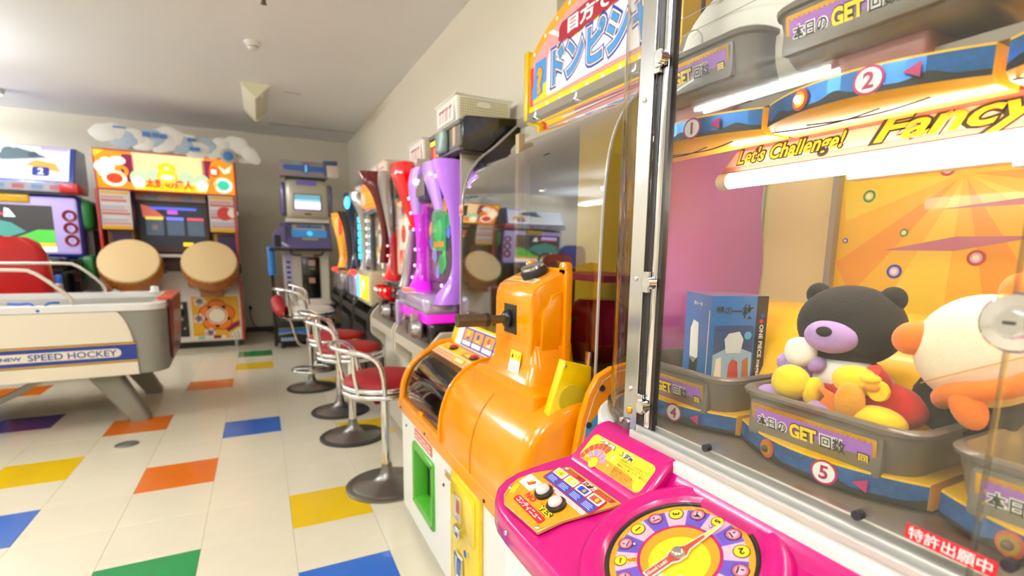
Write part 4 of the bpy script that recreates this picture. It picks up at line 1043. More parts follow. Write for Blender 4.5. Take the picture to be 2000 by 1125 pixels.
for k in range(6):
    a = PI * 2 * k / 6; MB().tube([(1.085 + r * math.cos(a), -2.075 + r * math.sin(a), .865 + z) for r, z in ((.062, -.083), (.087, -.058), (.102, -.02), (.102, .03), (.087, .062))], .006, m_drum, 6).build('pot_rib', dr)
MB().box((1.01, -2.20, 1.005), (1.2, -1.93, 1.022), mat('pink_bar', '#c64b62', .4)).build('prize_shelf', OM)
for k in range(7):
    z = 1.03 + .03 * k; MB().rbox((1.195, -2.135, z), (1.225, -2.075, z + .02), .005, mat('toy_violet', '#5b3f8a', .5) if k % 2 else mat('toy_gold', '#e0a81c', .5)).build('level_block', OM)
MB().rbox((1.20, -2.16, 1.25), (1.23, -2.05, 1.28), .004, m_org).build('level_cap', OM)
MB().box((1.225, -2.22, 1.32), (1.235, -2.08, 1.47), mat('inner_poster', '#28507a', .4)).box((1.222, -2.20, 1.34), (1.225, -2.10, 1.45), mat('inner_poster2', '#6f9a2a', .4)).build('inner_picture', OM)
ds = Decal((.9545, Y0 - .032, 1.10), (0, -1, 0), (0, 0, 1)); ds.rect(.0, .115, .042, .155, mat('st_peach', '#e8b08a', .5), 2); ds.rect(.004, .12, .038, .135, m_redp2, 3)
ds.build('dome_sticker', OM, flat=True)
# sign board
XS = 1.20
top = [(-1.41, 1.585), (-2.21, 1.585), (-2.21, 1.80)] + [(-2.21 + .8 * i / 16, 1.80 + .125 * math.sin(PI * i / 16) ** .8) for i in range(1, 16)] + [(-1.41, 1.80)]
sgn = MB().bprism([(y, z) for y, z in top], XS, XS + .07, 'x', .006, m_ylw).build('marquee', OM)
MB().bprism(rrect(-1.412, 1.575, -1.385, 1.83, .012), XS - .012, XS + .075, 'x', .005, m_ylw).build('marquee_rim', sgn)
MB().bprism(rrect(-2.235, 1.575, -2.208, 1.83, .012), XS - .012, XS + .075, 'x', .005, m_ylw).build('marquee_rim', sgn)
mq = Decal((XS - .0008, -1.41, 1.585), (0, -1, 0), (0, 0, 1), eps=.0006)
def M2(n, c, e=.10): return mat('mq_' + n, c, .35, emit=e)
q_o, q_y, q_r, q_w, q_b, q_n, q_br, q_p, q_c = M2('orange', '#f7a011'), M2('yellow', '#ffd400'), M2('red', '#a3142c'), M2('white', '#fbf5ee'), M2('blue', '#3d93d8'), M2('navy', '#2b3f9e'), M2('brown', '#8a6a48'), M2('pink', '#d99a9a'), M2('crimson', '#c8102e')
arch = lambda x: .215 + .125 * math.sin(PI * min(1, max(0, x / .8))) ** .8
outer = [(.005, .004), (.795, .004)] + [(.795 - .79 * i / 20, arch(.795 - .79 * i / 20) - .005) for i in range(21)]
mq.poly(outer, q_o, 1)
inner = [(.012, .040), (.788, .040)] + [(.788 - .776 * i / 20, arch(.788 - .776 * i / 20) - .042) for i in range(21)]
mq.poly(inner, q_p, 2)
mq.rect(.005, .006, .795, .038, q_y, 2); mq.rect(.012, .040, .035, .175, q_crim if False else q_c, 3)
for k in range(9): mq.circ(.06 + .085 * k, .022, .007, q_w, 3, 10)
for k in range(10):
    x = .04 + .08 * k; mq.circ(x, arch(x) - .024, .007, q_w, 3, 10)
for a in range(7):
    an = -.1 + .42 * a; mq.poly([(.40, .13), (.40 + .30 * math.cos(an), .13 + min(.13, .30 * math.sin(an))), (.40 + .30 * math.cos(an + .2), .13 + min(.13, .30 * math.sin(an + .2)))], (q_w, q_y)[a % 2], 3)
mq.poly([(.03, .045), (.25, .045), (.10, .12), (.035, .10)], q_y, 3)
mq.poly([(.035, .10), (.13, .10), (.13, .185), (.05, .185)], q_b, 4); mq.poly([(.03, .055), (.11, .07), (.11, .10), (.03, .10)], q_b, 5)
mq.text('?', .085, .115, .115, q_o, 6, bold=.006, out=.004, outm=q_br)
mq.poly([(.14, .055), (.16, .048), (.70, .052), (.72, .20), (.69, .215), (.5, .20), (.3, .19), (.16, .20), (.145, .17)], q_w, 6)
mq.text('ドンピシャ', .448, .128, .145, q_b, 9, bold=.004, out=.004, outm=q_br, w=.53, h=.122)
v2, f2 = text_mesh('ドンピシャ', .145, .022)
mq.text('ドンピシャ', .448, .128, .145, q_w, 8, bold=.013, w=.55, h=.138)
mq.text('ドンピシャ', .448, .128, .145, q_n, 7, bold=.019, w=.57, h=.156)
mq.poly([(.22, .205), (.225, .245), (.24, .258), (.58, .275), (.585, .225), (.55, .208), (.4, .200), (.3, .192)], q_r, 10)
mq.text('目方で', .40, .234, .058, q_w, 11, bold=.0022, w=.24, h=.05)
mq.text('namco', .40, .312, .036, q_w, 4, bold=.001, w=.12)
mq.build('marquee_print', sgn, flat=True)
for y in (-1.47, -1.75, -2.05): MB().rbox((XS - .012, y - .012, 1.572), (XS, y + .012, 1.60), .003, m_steel).build('marquee_clip', sgn)
MB().box((1.19, Y1 + .06, 1.55), (1.30, Y0 - .05, 1.60), mat('top_brown', '#8f8372', .4)).build('top_rail', OM)
# ------------------------------------------------------------------ stools
m_cushr = mat('vinyl_red', '#9c0408', 0.6, noise=.05, nscale=40)
m_cushw = mat('vinyl_cream', '#ddd5c2', 0.5, noise=.04, nscale=40)
m_baseg = mat('base_grey', '#8b8780', 0.3, metal=.9)
m_baser = mat('base_rubber', '#34312e', 0.6)
def stool(x, y, h, seatm, label, rot=0.0, rb=.182, foot=False, roll=False, rim=None, R=.178):
    t = thing('stool', label, 'stool', (x, y, 0), rot, 'stools along the pachinko row', local=True)
    MB().lathe([(.001, .002), (rb, .002), (rb, .008), (rb - .006, .012), (rb - .026, .014), (rb - .028, .010)], (0, 0, 0), m_baser if rim is None else rim, 40).build('base_rim', t)
    MB().lathe([(rb - .026, .012), (rb - .035, .018), (.065, .032), (.040, .050), (.026, .078), (.022, .105), (.021, .108)], (0, 0, 0), m_baseg, 40, caps=False).build('base', t)
    MB().cyl((0, 0, .10), (0, 0, h - .05), .0205, m_chrome, 18).build('pole', t)
    MB().lathe([(.02, h - .075), (.045, h - .06), (.075, h - .05), (.075, h - .045), (.001, h - .045)], (0, 0, 0), m_chrome, 24).build('seat_plate', t)
    for z in (h - .042, h - .016):
        MB().tube([(R * math.cos(a), R * math.sin(a), z) for a in [2 * PI * i / 36 for i in range(36)]], .0115, m_chrome, 10, closed=True).build('seat_ring', t)
    MB().lathe([(.001, h - .045), (R - .006, h - .045), (R - .004, h - .012), (R - .01, h + .004), (R - .03, h + .020), (.07, h + .028), (.001, h + .030)], (0, 0, 0), seatm, 40).build('seat', t)
    # back rail: arc behind the sitter (local -x), ends bent down to the ring
    def pp(a, r, z): return (-r * math.cos(a), r * math.sin(a), z)
    path = [pp(1.25, R + .006, h - .03), pp(1.22, R + .018, h + .05), pp(1.12, R + .030, h + .118), pp(.85, R + .040, h + .150), pp(.4, R + .044, h + .160), pp(0, R + .046, h + .162), pp(-.4, R + .044, h + .160), pp(-.85, R + .040, h + .150), pp(-1.12, R + .030, h + .118), pp(-1.22, R + .018, h + .05), pp(-1.25, R + .006, h - .03)]
    MB().tube(smooth(path, 5), .0105, m_chrome, 10).build('back_rail', t)
    for s in (1, -1):
        MB().tube(smooth([pp(.62 * s, R + .004, h - .03), pp(.60 * s, R + .020, h + .06), pp(.64 * s, R + .034, h + .13), pp(.66 * s, R + .040, h + .154)], 4), .009, m_chrome, 10).build('rail_support', t)
    if foot:
        MB().tube([(.135 * math.cos(a), .135 * math.sin(a), .150) for a in [2 * PI * i / 36 for i in range(36)]], .009, m_chrome, 10, closed=True).build('foot_ring', t)
        for k in range(3):
            a = 2 * PI * k / 3 + .5; MB().cyl((.018 * math.cos(a), .018 * math.sin(a), .150), (.13 * math.cos(a), .13 * math.sin(a), .150), .007, m_chrome, 8).build('foot_spoke', t)
    if roll:
        MB().tube(smooth([(-.01, 0, h - .28), (-.05, 0, h - .28), (-.09, -.01, h - .24), (-.13, -.02, h - .10), (-.165, -.02, h + .02)], 5), .0095, m_chrome, 10).build('roll_bracket', t)
        pad = MB().tube(smooth([(-.20, -.10, h + .0), (-.205, -.09, h + .005), (-.21, -.02, h + .030), (-.20, .06, h + .065), (-.195, .07, h + .068)], 4), [.02, .042] + [.046] * 13 + [.042, .02][:2], m_cushr, 18).build('roll_pad', t)
        MB().rbox((-.235, -.112, h - .022), (-.20, -.100, h + .030), .003, m_white).build('pad_bracket', pad)
    return t
stool(.712, -.985, .508, m_cushr, 'red round stool nearest the orange machine, with chrome back rail', .12, rim=m_baseg)
stool(.671, -.272, .525, m_cushr, 'red round stool second nearest to the orange machine', -.1, rim=m_baser)
stool(.669, .248, .515, m_cushr, 'red round stool in the middle of the row of stools', .1)
stool(.553, .954, .615, m_cushw, 'cream stool with foot ring and a red roll on its side', .2, foot=True, roll=True, R=.188)
stool(.655, 1.62, .600, m_cushw, 'cream stool farthest back, nearest the blue standing game', 0, R=.17)

# ------------------------------------------------------------------ counters and pachinko machines
m_ply = mat('counter_cream', '#cdc3ad', 0.45, noise=.04, nscale=9)
m_plyin = mat('counter_panel', '#d7d0bf', 0.5)
m_darkp = mat('counter_dark', '#2a2521', 0.35)
m_blackp = mat('gloss_black', '#141312', 0.2, coat=.4)
def counter(y0, y1, label, dark=False):
    t = thing('counter', label, 'counter', (1.1, (y0 + y1) / 2, 0), 0, 'counters under the pachinko machines')
    a, b = (m_darkp, m_darkp) if dark else (m_ply, m_plyin)
    MB().box((.93, y0 + .03, .03), (1.335, y1 - .03, .62), b).build('carcass', t, bevel=.003)
    MB().box((.86, y0 + .02, .615), (1.335, y1 - .02, .640), a).build('counter_top', t, bevel=.003)
    MB().box((.852, y0 + .02, .600), (.862, y1 - .02, .652), a).build('counter_edge', t, bevel=.002)
    pr = [(1.10, .735), (.905, .735), (.862, .69), (.846, .66), (.846, .555), (.862, .535), (.905, .50), (.925, .46), (.925, .0), (1.10, .0)]
    for y in (y0, y1 - .022):
        MB().prism(pr, y, y + .022, 'y', a).build('cheek', t, bevel=.003)
    return t
counter(-1.215, -.59, 'cream counter under the purple lit pachinko machine')
counter(-.555, .06, 'cream counter under the red pachinko machine')
counter(.115, .735, 'dark counter under the maroon pachinko machine', True)
counter(.785, 1.405, 'dark counter under the blue pachinko machine', True)
counter(1.48, 2.10, 'dark counter under the orange pachinko machine at the far end', True)

def glow(n, c, e): return mat(n, c, .25, emit=e, coat=.3)
m_silver = mat('silver_plastic', '#b9b6b4', 0.2, metal=.7)
m_grey = mat('grey_plastic', '#6b6763', 0.35)
def wing(b, yc, side, rows, m):
    """rows: (z, x_front, x_back, y_inner, y_outer) lofted into a tapering side wing"""
    rings = []
    for z, xf, xb, yi, yo in rows:
        cy, hy = yc + side * (yi + yo) / 2, (yo - yi) / 2; cx, hx = (xf + xb) / 2, (xb - xf) / 2
        rings.append([(cx + hx * math.cos(a) * abs(math.cos(a)) ** -.3 if abs(math.cos(a)) > 1e-3 else cx, cy + hy * math.sin(a), z) for a in [2 * PI * i / 14 for i in range(14)]])
    return b.loft(rings, m)
def srows(rows, n=4):
    return [tuple(p) for p in smoothN(rows, n)]
def smoothN(rows, n):
    out = []
    for i in range(len(rows) - 1):
        p = [rows[max(i - 1, 0)], rows[i], rows[i + 1], rows[min(i + 2, len(rows) - 1)]]
        for k in range(n):
            t = k / n
            out.append([.5 * (2 * p[1][j] + (p[2][j] - p[0][j]) * t + (2 * p[0][j] - 5 * p[1][j] + 4 * p[2][j] - p[3][j]) * t * t + (3 * p[1][j] - p[0][j] - 3 * p[2][j] + p[3][j]) * t ** 3) for j in range(len(rows[0]))])
    out.append(list(rows[-1])); return out
def pachi(yc, label, w=.27, zt=1.52):
    t = thing('pachinko_machine', label, 'pachinko machine', (1.15, yc, .64), 0, 'pachinko machines along the right wall')
    MB().rbox((1.0, yc - w, .66), (1.335, yc + w, zt), .012, m_grey).build('case', t)
    MB().box((.985, yc - w - .018, .645), (1.32, yc - w - .004, zt + .02), m_ply).build('side_board', t)
    return t
def field(t, yc, cols, e=.8, z0=.93, z1=1.36, hw=.19, x=.985, seed=1):
    """playfield: a lit picture of coloured bands, pins and a centre screen"""
    rnd = random.Random(seed)
    d = Decal((x, yc + hw, z0), (0, -1, 0), (0, 0, 1), eps=.0012); H = z1 - z0; W = 2 * hw
    ms = [glow('field_%d_%d' % (seed, i), c, e) for i, c in enumerate(cols)]
    d.rect(0, 0, W, H, ms[0], 1, .02)
    for k in range(16):
        a = rnd.random() * 6.28; r = .5 * min(W, H) * rnd.uniform(.55, .95); q = rnd.uniform(.02, .05)
        d.circ(W / 2 + r * math.cos(a) * W / H * .9, H / 2 + r * math.sin(a), q, ms[1 + k % (len(ms) - 1)], 2 + k % 3, 10)
    d.rect(W * .22, H * .34, W * .78, H * .76, glow('field_scr_%d' % seed, cols[-1], e), 6, .02); d.circ(W * .5, H * .55, W * .14, ms[1], 7, 16); d.rect(W * .3, H * .38, W * .7, H * .44, ms[2 % len(ms)], 7)
    f = d.build('playfield', t, flat=True)
    MB().grid(lambda u, v: (x - .05 - .012 * math.sin(PI * u), yc + hw * (1 - 2 * u), z0 + H * v), 8, 1, m_glassd).build('front_glass', t)
    return f

# purple
P1 = pachi(-.865, 'purple lit pachinko machine with glowing magenta wings beside the orange machine', zt=1.46)
m_vio1 = glow('lit_magenta', '#d21fd0', .55); m_lav1 = mat('lavender_clear', '#b48ad8', .12, coat=.8, emit=.35); m_pal = mat('lavender_pale', '#c9b9dd', .12, metal=.3, coat=.8)
field(P1, -.865, ['#3a3040', '#2fae50', '#c98a1c', '#5068b8', '#1e8a48'], .5, seed=3)
for s in (1, -1):
    b = MB(); wing(b, -.865, s, srows([(1.44, .90, 1.0, .10, .27), (1.36, .905, 1.0, .15, .285), (1.24, .93, 1.0, .205, .285), (1.10, .94, 1.0, .215, .275), (.98, .935, 1.0, .21, .275), (.90, .90, 1.0, .17, .285), (.85, .86, 1.0, .12, .295)] if s > 0 else [(1.45, .885, 1.0, .16, .285), (1.36, .90, 1.0, .21, .285), (1.24, .935, 1.0, .25, .28), (1.10, .95, 1.0, .262, .275), (.98, .945, 1.0, .255, .278), (.90, .90, 1.0, .20, .285), (.85, .86, 1.0, .12, .295)]), m_vio1 if s > 0 else mat('lavender_lit', '#b070dc', .12, coat=.8, emit=.25))
    wg = b.build('side_wing', P1)
    b = MB(); wing(b, -.865, s, srows([(1.455, .885, .93, .02, .17), (1.40, .88, .92, .06, .20), (1.33, .89, .93, .10, .215), (1.25, .905, .94, .15, .215)]), m_lav1); b.build('crown_lobe', P1)
    for z, yy, x in ((1.33, .24, .905), (1.26, .245, .915), (1.18, .245, .928), (1.08, .245, .935), (1.0, .24, .93), (.94, .235, .915)) if s > 0 else ((1.38, .25, .892), (.93, .26, .91)):
        MB().ell((x - .004, -.865 + s * yy, z), (.006, .008, .008), glow('lit_white_pink', '#ffb8ff', 1.6), nu=10, nv=8).build('lamp_bead', wg)
MB().rbox((.895, -.93, 1.29), (.99, -.80, 1.43), .02, mat('crown_dark', '#4a3a60', .25)).build('crown', P1)
for k in range(6): MB().box((.889, -.925 + .0225 * k, 1.32), (.897, -.915 + .0225 * k, 1.42 - .012 * k), m_silver).build('crown_fin', P1)
MB().ell((.89, -.80, 1.39), (.012, .016, .014), glow('lit_blue_white', '#dfe6ff', 4), nu=12, nv=8).build('crown_lamp', P1)
MB().rbox((.83, -1.12, .80), (1.0, -.59, .885), .03, m_pal).build('upper_tray', P1)
MB().rbox((.845, -1.10, .755), (.99, -.62, .82), .02, glow('lit_magenta2', '#d81fc0', .45)).build('tray_panel', P1)
MB().rbox((.822, -.66, .70), (.85, -.62, .83), .008, m_pal).build('tray_strut', P1)
MB().ell((.862, -.74, .888), (.03, .07, .008), glow('lit_orange_red', '#ff5a3c', 1.2), nu=20, nv=8).build('tray_lamp', P1)
MB().rbox((.86, -1.11, .665), (1.0, -.66, .765), .02, m_blackp).build('lower_tray', P1)
hk = MB().lathe([(.001, .05), (.03, .05), (.042, .035), (.045, .01), (.035, 0), (.001, 0)], (0, 0, 0), m_silver, 20, M=Matrix.Translation((.85, -1.0, .73)) @ Matrix.Rotation(-PI / 2, 4, 'Y')).build('handle', P1)
MB().rbox((.80, -1.02, .76), (.84, -.985, .80), .008, m_silver).build('handle_grip', hk)
# counter lamp hood above the purple machine
hd = MB().prism([(.965, 1.47), (.958, 1.575), (.975, 1.605), (1.335, 1.63), (1.335, 1.47)], -1.235, -.80, 'y', m_blackp).build('hood', P1, bevel=.006)
MB().box((.951, -1.23, 1.475), (.964, -.81, 1.485), m_grey).box((.951, -1.23, 1.575), (.964, -.81, 1.59), m_grey).build('hood_rim', hd)
ph = Decal((.9575, -.82, 1.487), (0, -1, 0), (0, 0, 1), eps=.0008); ph.rect(0, 0, .15, .082, m_blk, 1); ph.rect(.006, .06, .085, .078, glow('led_amber', '#ffb02a', 2.5), 2); ph.rect(.02, .004, .05, .055, glow('led_red', '#a8123a', 1), 2); ph.rect(.055, .004, .09, .05, glow('led_orange', '#e06a1a', 1), 2); ph.rect(.10, .005, .145, .078, glow('led_peach', '#f7c070', 1.2), 2)
ph.build('counter_display', hd, flat=True)
MB().rbox((.925, -1.075, 1.484), (.962, -.975, 1.578), .014, mat('lens_green', '#8fa99b', .15, coat=.8, bump=.6, nscale=140)).build('call_lamp', hd)
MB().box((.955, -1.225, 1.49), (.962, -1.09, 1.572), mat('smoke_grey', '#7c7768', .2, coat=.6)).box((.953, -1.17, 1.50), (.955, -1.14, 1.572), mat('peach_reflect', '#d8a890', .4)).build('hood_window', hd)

# red
P2 = pachi(-.205, 'red pachinko machine with tall red wings and a red ball tray', zt=1.53)
m_redg = mat('red_gloss', '#d8060f', .15, coat=.8, emit=.25); m_bead = glow('lit_red_white', '#ffb0a0', 2)
field(P2, -.205, ['#c9b6a6', '#e05a4a', '#f2ead8', '#a8323a', '#efe2cc'], .35, seed=5)
for s in (1, -1):
    b = MB(); wing(b, -.205, s, srows([(1.535, .885, 1.0, .0, .27), (1.47, .875, 1.0, .08, .285), (1.36, .905, 1.0, .16, .285), (1.24, .94, 1.0, .225, .285), (1.16, .955, 1.0, .262, .283)] if s < 0 else [(1.20, .955, 1.0, .25, .275), (1.06, .95, 1.0, .24, .275), (.95, .925, 1.0, .20, .28), (.88, .89, 1.0, .15, .285)]), m_redg)
    wg = b.build('side_wing', P2)
    for z in (1.10, 1.04, .98, .92): MB().ell((.938 - (.03 if z < .95 else 0), -.205 + s * .255, z), (.006, .007, .007), m_bead, nu=10, nv=8).build('lamp_bead', wg) if s > 0 else None
b = MB(); wing(b, -.205, -1, srows([(1.18, .935, .98, .27, .292), (1.05, .915, .97, .255, .292), (.95, .90, .96, .23, .295), (.88, .88, .95, .19, .30)]), m_silver); b.build('chrome_trim', P2)
b = MB(); wing(b, -.205, 1, srows([(1.53, .88, .96, .10, .29), (1.45, .885, .97, .16, .29), (1.34, .91, .98, .21, .285), (1.20, .94, .99, .245, .28), (1.10, .955, .99, .26, .275)]), m_silver); b.build('chrome_trim', P2)
bowl = MB().lathe([(.001, 0), (.06, .004), (.105, .035), (.13, .085), (.122, .088), (.10, .05), (.055, .02), (.001, .016)], (0, 0, 0), m_redg, 30, M=Matrix.Translation((.90, -.13, .775)) @ Matrix.Diagonal((.62, 1.15, 1, 1))).build('ball_tray', P2)
for k in range(6):
    a = PI + (-.9 + 1.8 * k / 5); MB().ell((.90 + .076 * math.cos(a), -.13 + .142 * math.sin(a), .845), (.006, .008, .008), m_bead, nu=10, nv=8).build('tray_lamp', bowl)
MB().rbox((.88, -.46, .80), (1.0, -.06, .90), .02, m_blackp).build('upper_tray', P2)
MB().rbox((.87, -.45, .665), (1.0, .04, .79), .02, m_blackp).build('lower_tray', P2)
hk = MB().lathe([(.001, .05), (.03, .05), (.042, .035), (.045, .01), (.035, 0), (.001, 0)], (0, 0, 0), m_silver, 20, M=Matrix.Translation((.87, -.30, .735)) @ Matrix.Rotation(-PI / 2, 4, 'Y')).build('handle', P2)
MB().rbox((.82, -.315, .765), (.858, -.285, .80), .008, m_blackp).build('handle_grip', hk)

# maroon
P3 = pachi(.465, 'maroon finned pachinko machine with orange lit top and yellow lit tray panel', zt=1.55)
m_mar = mat('maroon_gloss', '#6e0812', .2, coat=.7)
field(P3, .465, ['#6d6258', '#c9c0b0', '#d8a428', '#e8e2d2', '#8a7a68'], .4, z1=1.30, seed=7)
for s in (1, -1):
    b = MB(); wing(b, .465, s, srows([(1.57, .81, 1.0, .12, .24), (1.50, .83, 1.0, .19, .285), (1.40, .885, 1.0, .24, .288), (1.20, .93, 1.0, .258, .288), (1.05, .92, 1.0, .255, .288), (.99, .90, 1.0, .245, .288)] if s < 0 else [(1.50, .90, 1.0, .22, .28), (1.30, .93, 1.0, .24, .28), (1.05, .93, 1.0, .24, .28), (.95, .90, 1.0, .20, .28)]), m_mar if s < 0 else m_silver); b.build('side_fin', P3)
    for k in range(5): MB().ell((.925, .465 + s * .215, 1.06 + .055 * k), (.006, .010, .010), glow('lit_white', '#fff2e0', 1.6), nu=10, nv=8).build('lamp_bead', P3) if s > 0 else None
MB().rbox((.89, .27, 1.36), (1.0, .66, 1.52), .02, glow('lit_orange_top', '#f06a10', 1.4)).build('top_panel', P3)
MB().rbox((.895, .36, 1.43), (.905, .57, 1.47), .004, glow('lit_yellow_top', '#ffc21a', 2)).build('top_strip', P3)
MB().rbox((.91, .24, 1.32), (1.0, .69, 1.355), .01, m_silver).build('top_sill', P3)
tp = MB().rbox((.85, .22, .70), (1.0, .72, .93), .02, mat('cream_gloss', '#ddd2a8', .25, coat=.4)).build('ball_tray', P3)
MB().rbox((.845, .25, .735), (.856, .55, .895), .006, glow('lit_yellow_tray', '#f2ab0a', 1.2)).build('tray_panel', tp)
MB().rbox((.843, .57, .735), (.856, .69, .895), .006, glow('lit_cyan_tray', '#58c6d8', 1.0)).build('tray_side', tp)
MB().ell((.844, .40, .83), (.006, .05, .045), glow('lit_amber_patch', '#ffe28a', 1.4), nu=16, nv=8).build('tray_emblem', tp)

# blue
P4 = pachi(1.135, 'blue lit pachinko machine between the maroon and the orange ones', zt=1.48)
field(P4, 1.135, ['#6fa6a0', '#7fc47a', '#a890c8', '#e0d890', '#5a9ab8'], .7, seed=9)
b = MB(); wing(b, 1.135, 1, srows([(1.52, .86, 1.0, .0, .27), (1.44, .865, 1.0, .13, .285), (1.30, .91, 1.0, .22, .285), (1.05, .93, 1.0, .24, .285), (.92, .90, 1.0, .20, .285)]), mat('navy_gloss', '#2a2c4a', .2, coat=.6)); b.build('side_wing', P4)
b = MB(); wing(b, 1.135, -1, srows([(1.50, .86, 1.0, .0, .27), (1.42, .87, 1.0, .15, .285), (1.30, .91, 1.0, .23, .285), (1.05, .93, 1.0, .24, .285), (.92, .90, 1.0, .20, .285)]), m_silver); b.build('side_wing', P4)
MB().ell((.868, 1.16, 1.44), (.02, .09, .05), glow('lit_cyan', '#46c4ff', 1.6), nu=16, nv=10).build('crown_lamp', P4)
for k in range(6): MB().rbox((.905, .905, 1.0 + .055 * k), (.925, .935, 1.045 + .055 * k), .004, glow('lit_cyan_bar', '#3fb8e0', 1.6)).build('lamp_bar', P4)
MB().rbox((.86, .88, .70), (1.0, 1.39, .88), .03, m_pal).build('ball_tray', P4)
MB().ell((.865, 1.0, .90), (.03, .03, .022), glow('lit_red_btn', '#e83a2a', 1.2), nu=14, nv=10).build('tray_button', P4)
MB().rbox((.85, .92, .65), (.99, 1.36, .71), .03, m_blackp).build('lower_tray', P4)

# orange, far end
P5 = pachi(1.83, 'orange pachinko machine at the far end of the row', zt=1.38)
field(P5, 1.83, ['#c99a3c', '#e8701c', '#d8331c', '#f0d8a0', '#7a6a58'], .6, seed=11)
b = MB(); wing(b, 1.83, 1, srows([(1.40, .84, 1.0, .02, .27), (1.30, .86, 1.0, .15, .285), (1.15, .90, 1.0, .20, .285), (1.0, .915, 1.0, .21, .285), (.90, .89, 1.0, .18, .285)]), glow('lit_gold_wing', '#e8902a', .6)); b.build('side_wing', P5)
b = MB(); wing(b, 1.83, -1, srows([(1.40, .85, 1.0, .10, .285), (1.25, .89, 1.0, .2, .285), (1.0, .915, 1.0, .21, .285), (.90, .89, 1.0, .18, .285)]), m_blackp); b.build('side_wing', P5)
for k in range(4): MB().rbox((.868, 1.72 + .06 * k, 1.20), (.90, 1.765 + .06 * k, 1.36), .01, (glow('lit_red_slab', '#f0441c', 1.0), glow('lit_gold_slab', '#e8b45a', .8))[k % 2]).build('top_slab', P5)
MB().rbox((.85, 1.60, .70), (1.0, 2.08, .87), .03, m_silver).build('ball_tray', P5)
MB().ell((.855, 1.98, .885), (.03, .03, .02), glow('lit_red_btn', '#e83a2a', 1.2), nu=14, nv=10).build('tray_button', P5)
MB().rbox((.85, 1.60, .65), (.99, 2.06, .71), .03, m_blackp).build('lower_tray', P5)

for o in list(bpy.data.objects):
    if o.parent is None and o.name.startswith('pachinko_machine'): o.location += Vector((.02, -.03, 0))

# ------------------------------------------------------------------ baskets on top of the machines
def mesh_mat():
    m = mat('basket_mesh', '#ded3a8', .5); nt = m.node_tree; b = nt.nodes['Principled BSDF']
    tc = nt.nodes.new('ShaderNodeTexCoord'); br = nt.nodes.new('ShaderNodeTexBrick'); br.offset = 0.0
    br.inputs['Color1'].default_value = (*srgb('#9a8a58'), 1); br.inputs['Color2'].default_value = (*srgb('#a59563'), 1); br.inputs['Mortar'].default_value = (*srgb('#e6dcb4'), 1)
    br.inputs['Scale'].default_value = 1.0; br.inputs['Mortar Size'].default_value = .0028; br.inputs['Brick Width'].default_value = .011; br.inputs['Row Height'].default_value = .011
    mp = nt.nodes.new('ShaderNodeMapping'); mp.inputs['Rotation'].default_value = (PI / 2, 0, 0)
    nt.links.new(tc.outputs['Object'], mp.inputs[0]); nt.links.new(mp.outputs[0], br.inputs['Vector']); nt.links.new(br.outputs['Color'], b.inputs['Base Color'])
    return m
m_mesh = mesh_mat(); m_bsk = mat('basket_white', '#efe9d8', .45)
def basket(yc, z, label, w=.30, h=.135, x=1.05, redm=m_redp2):
    t = thing('basket', label, 'basket', (x + .13, yc, z), 0, 'white baskets on the pachinko machines')
    y0, y1 = yc - w / 2, yc + w / 2; x1 = x + .27
    b = MB(); 
    def rg(ix, zz): return [(px, py, zz) for px, py in rrect(x + ix, y0 + ix, x1 - ix, y1 - ix, .012, 3)]
    b.loft([rg(.012, z), rg(.004, z + .01), rg(0, z + h), rg(.006, z + h), rg(.012, z + .012)], m_bsk); bo = b.build('tub', t)
    MB().box((x + .02, y0 - .0015, z + .012), (x1 - .02, y0 + .003, z + h - .012), m_mesh).build('lattice', bo)
    MB().prism(circ(x + .13, z + h - .035, .035, 20, .013), y0 - .004, y0 + .0, 'y', mat('handle_hole', '#f3ecd6', .6)).build('handle_hole', bo)
    MB().tube([(x, y0, z + h), (x1, y0, z + h), (x1, y1, z + h), (x, y1, z + h)], .006, m_bsk, 6, closed=True).build('rim', bo)
    pc = Decal((x - .0005, yc, z + h * .52), (0, -1, 0), (0, 0, 1)); pc.rect(-w * .40, -h * .34, w * .40, h * .34, m_wht, 2)
    for k, (a, bb) in enumerate(((-.30, -.18), (-.16, -.04), (0, .04), (.08, .12), (.18, .30))):
        pc.line([(w * a, h * .16), (w * bb, h * .18)], .008, redm, 3); pc.line([(w * (a + bb) / 2, h * .22), (w * (a + bb) / 2 - .004, -h * .22)], .008, redm, 3)
    pc.build('paper_label', bo, flat=True)
basket(-.85, 1.635, 'white basket with red lettering standing on the black hood', h=.125)
basket(-.32, 1.535, 'white basket with faint red lettering on top of the red machine', w=.29)
basket(.58, 1.555, 'white basket with a lattice side on the near top of the maroon machine', w=.25)
basket(.90, 1.555, 'small white basket squeezed behind the lattice-sided one', w=.22)
basket(1.60, 1.485, 'white basket farthest back on top of the blue machine', w=.26)
# ------------------------------------------------------------------ air hockey table
m_lam = mat('hockey_cream', '#efe4cc', 0.45, noise=.02, nscale=6)
m_gry = mat('hockey_grey', '#8f8d80', 0.45, noise=.03, nscale=20)
m_navyp = mat('hockey_navy', '#1f3a94', 0.4); m_goldp = mat('hockey_gold', '#c8960f', 0.4)
m_alu = mat('hockey_rail', '#f3f2f0', 0.2, metal=.2)
m_field = mat('hockey_field', '#eef0f4', 0.08, coat=.6)
HT = thing('air_hockey_table', 'cream and grey air hockey table with blue side stripe', 'game table', (-.285, .455, 0), math.radians(2.6), local=True)
Wd, Ln = .99, 2.05
def hr(d, r=.10): return rrect(-Ln + d, d, -d, Wd - d, r, 6)
MB().loft([[(x, y, .315) for x, y in hr(.02)], [(x, y, .322) for x, y in hr(.005)], [(x, y, .695) for x, y in hr(0)], [(x, y, .70) for x, y in hr(.01)]], m_gry).build('body', HT)
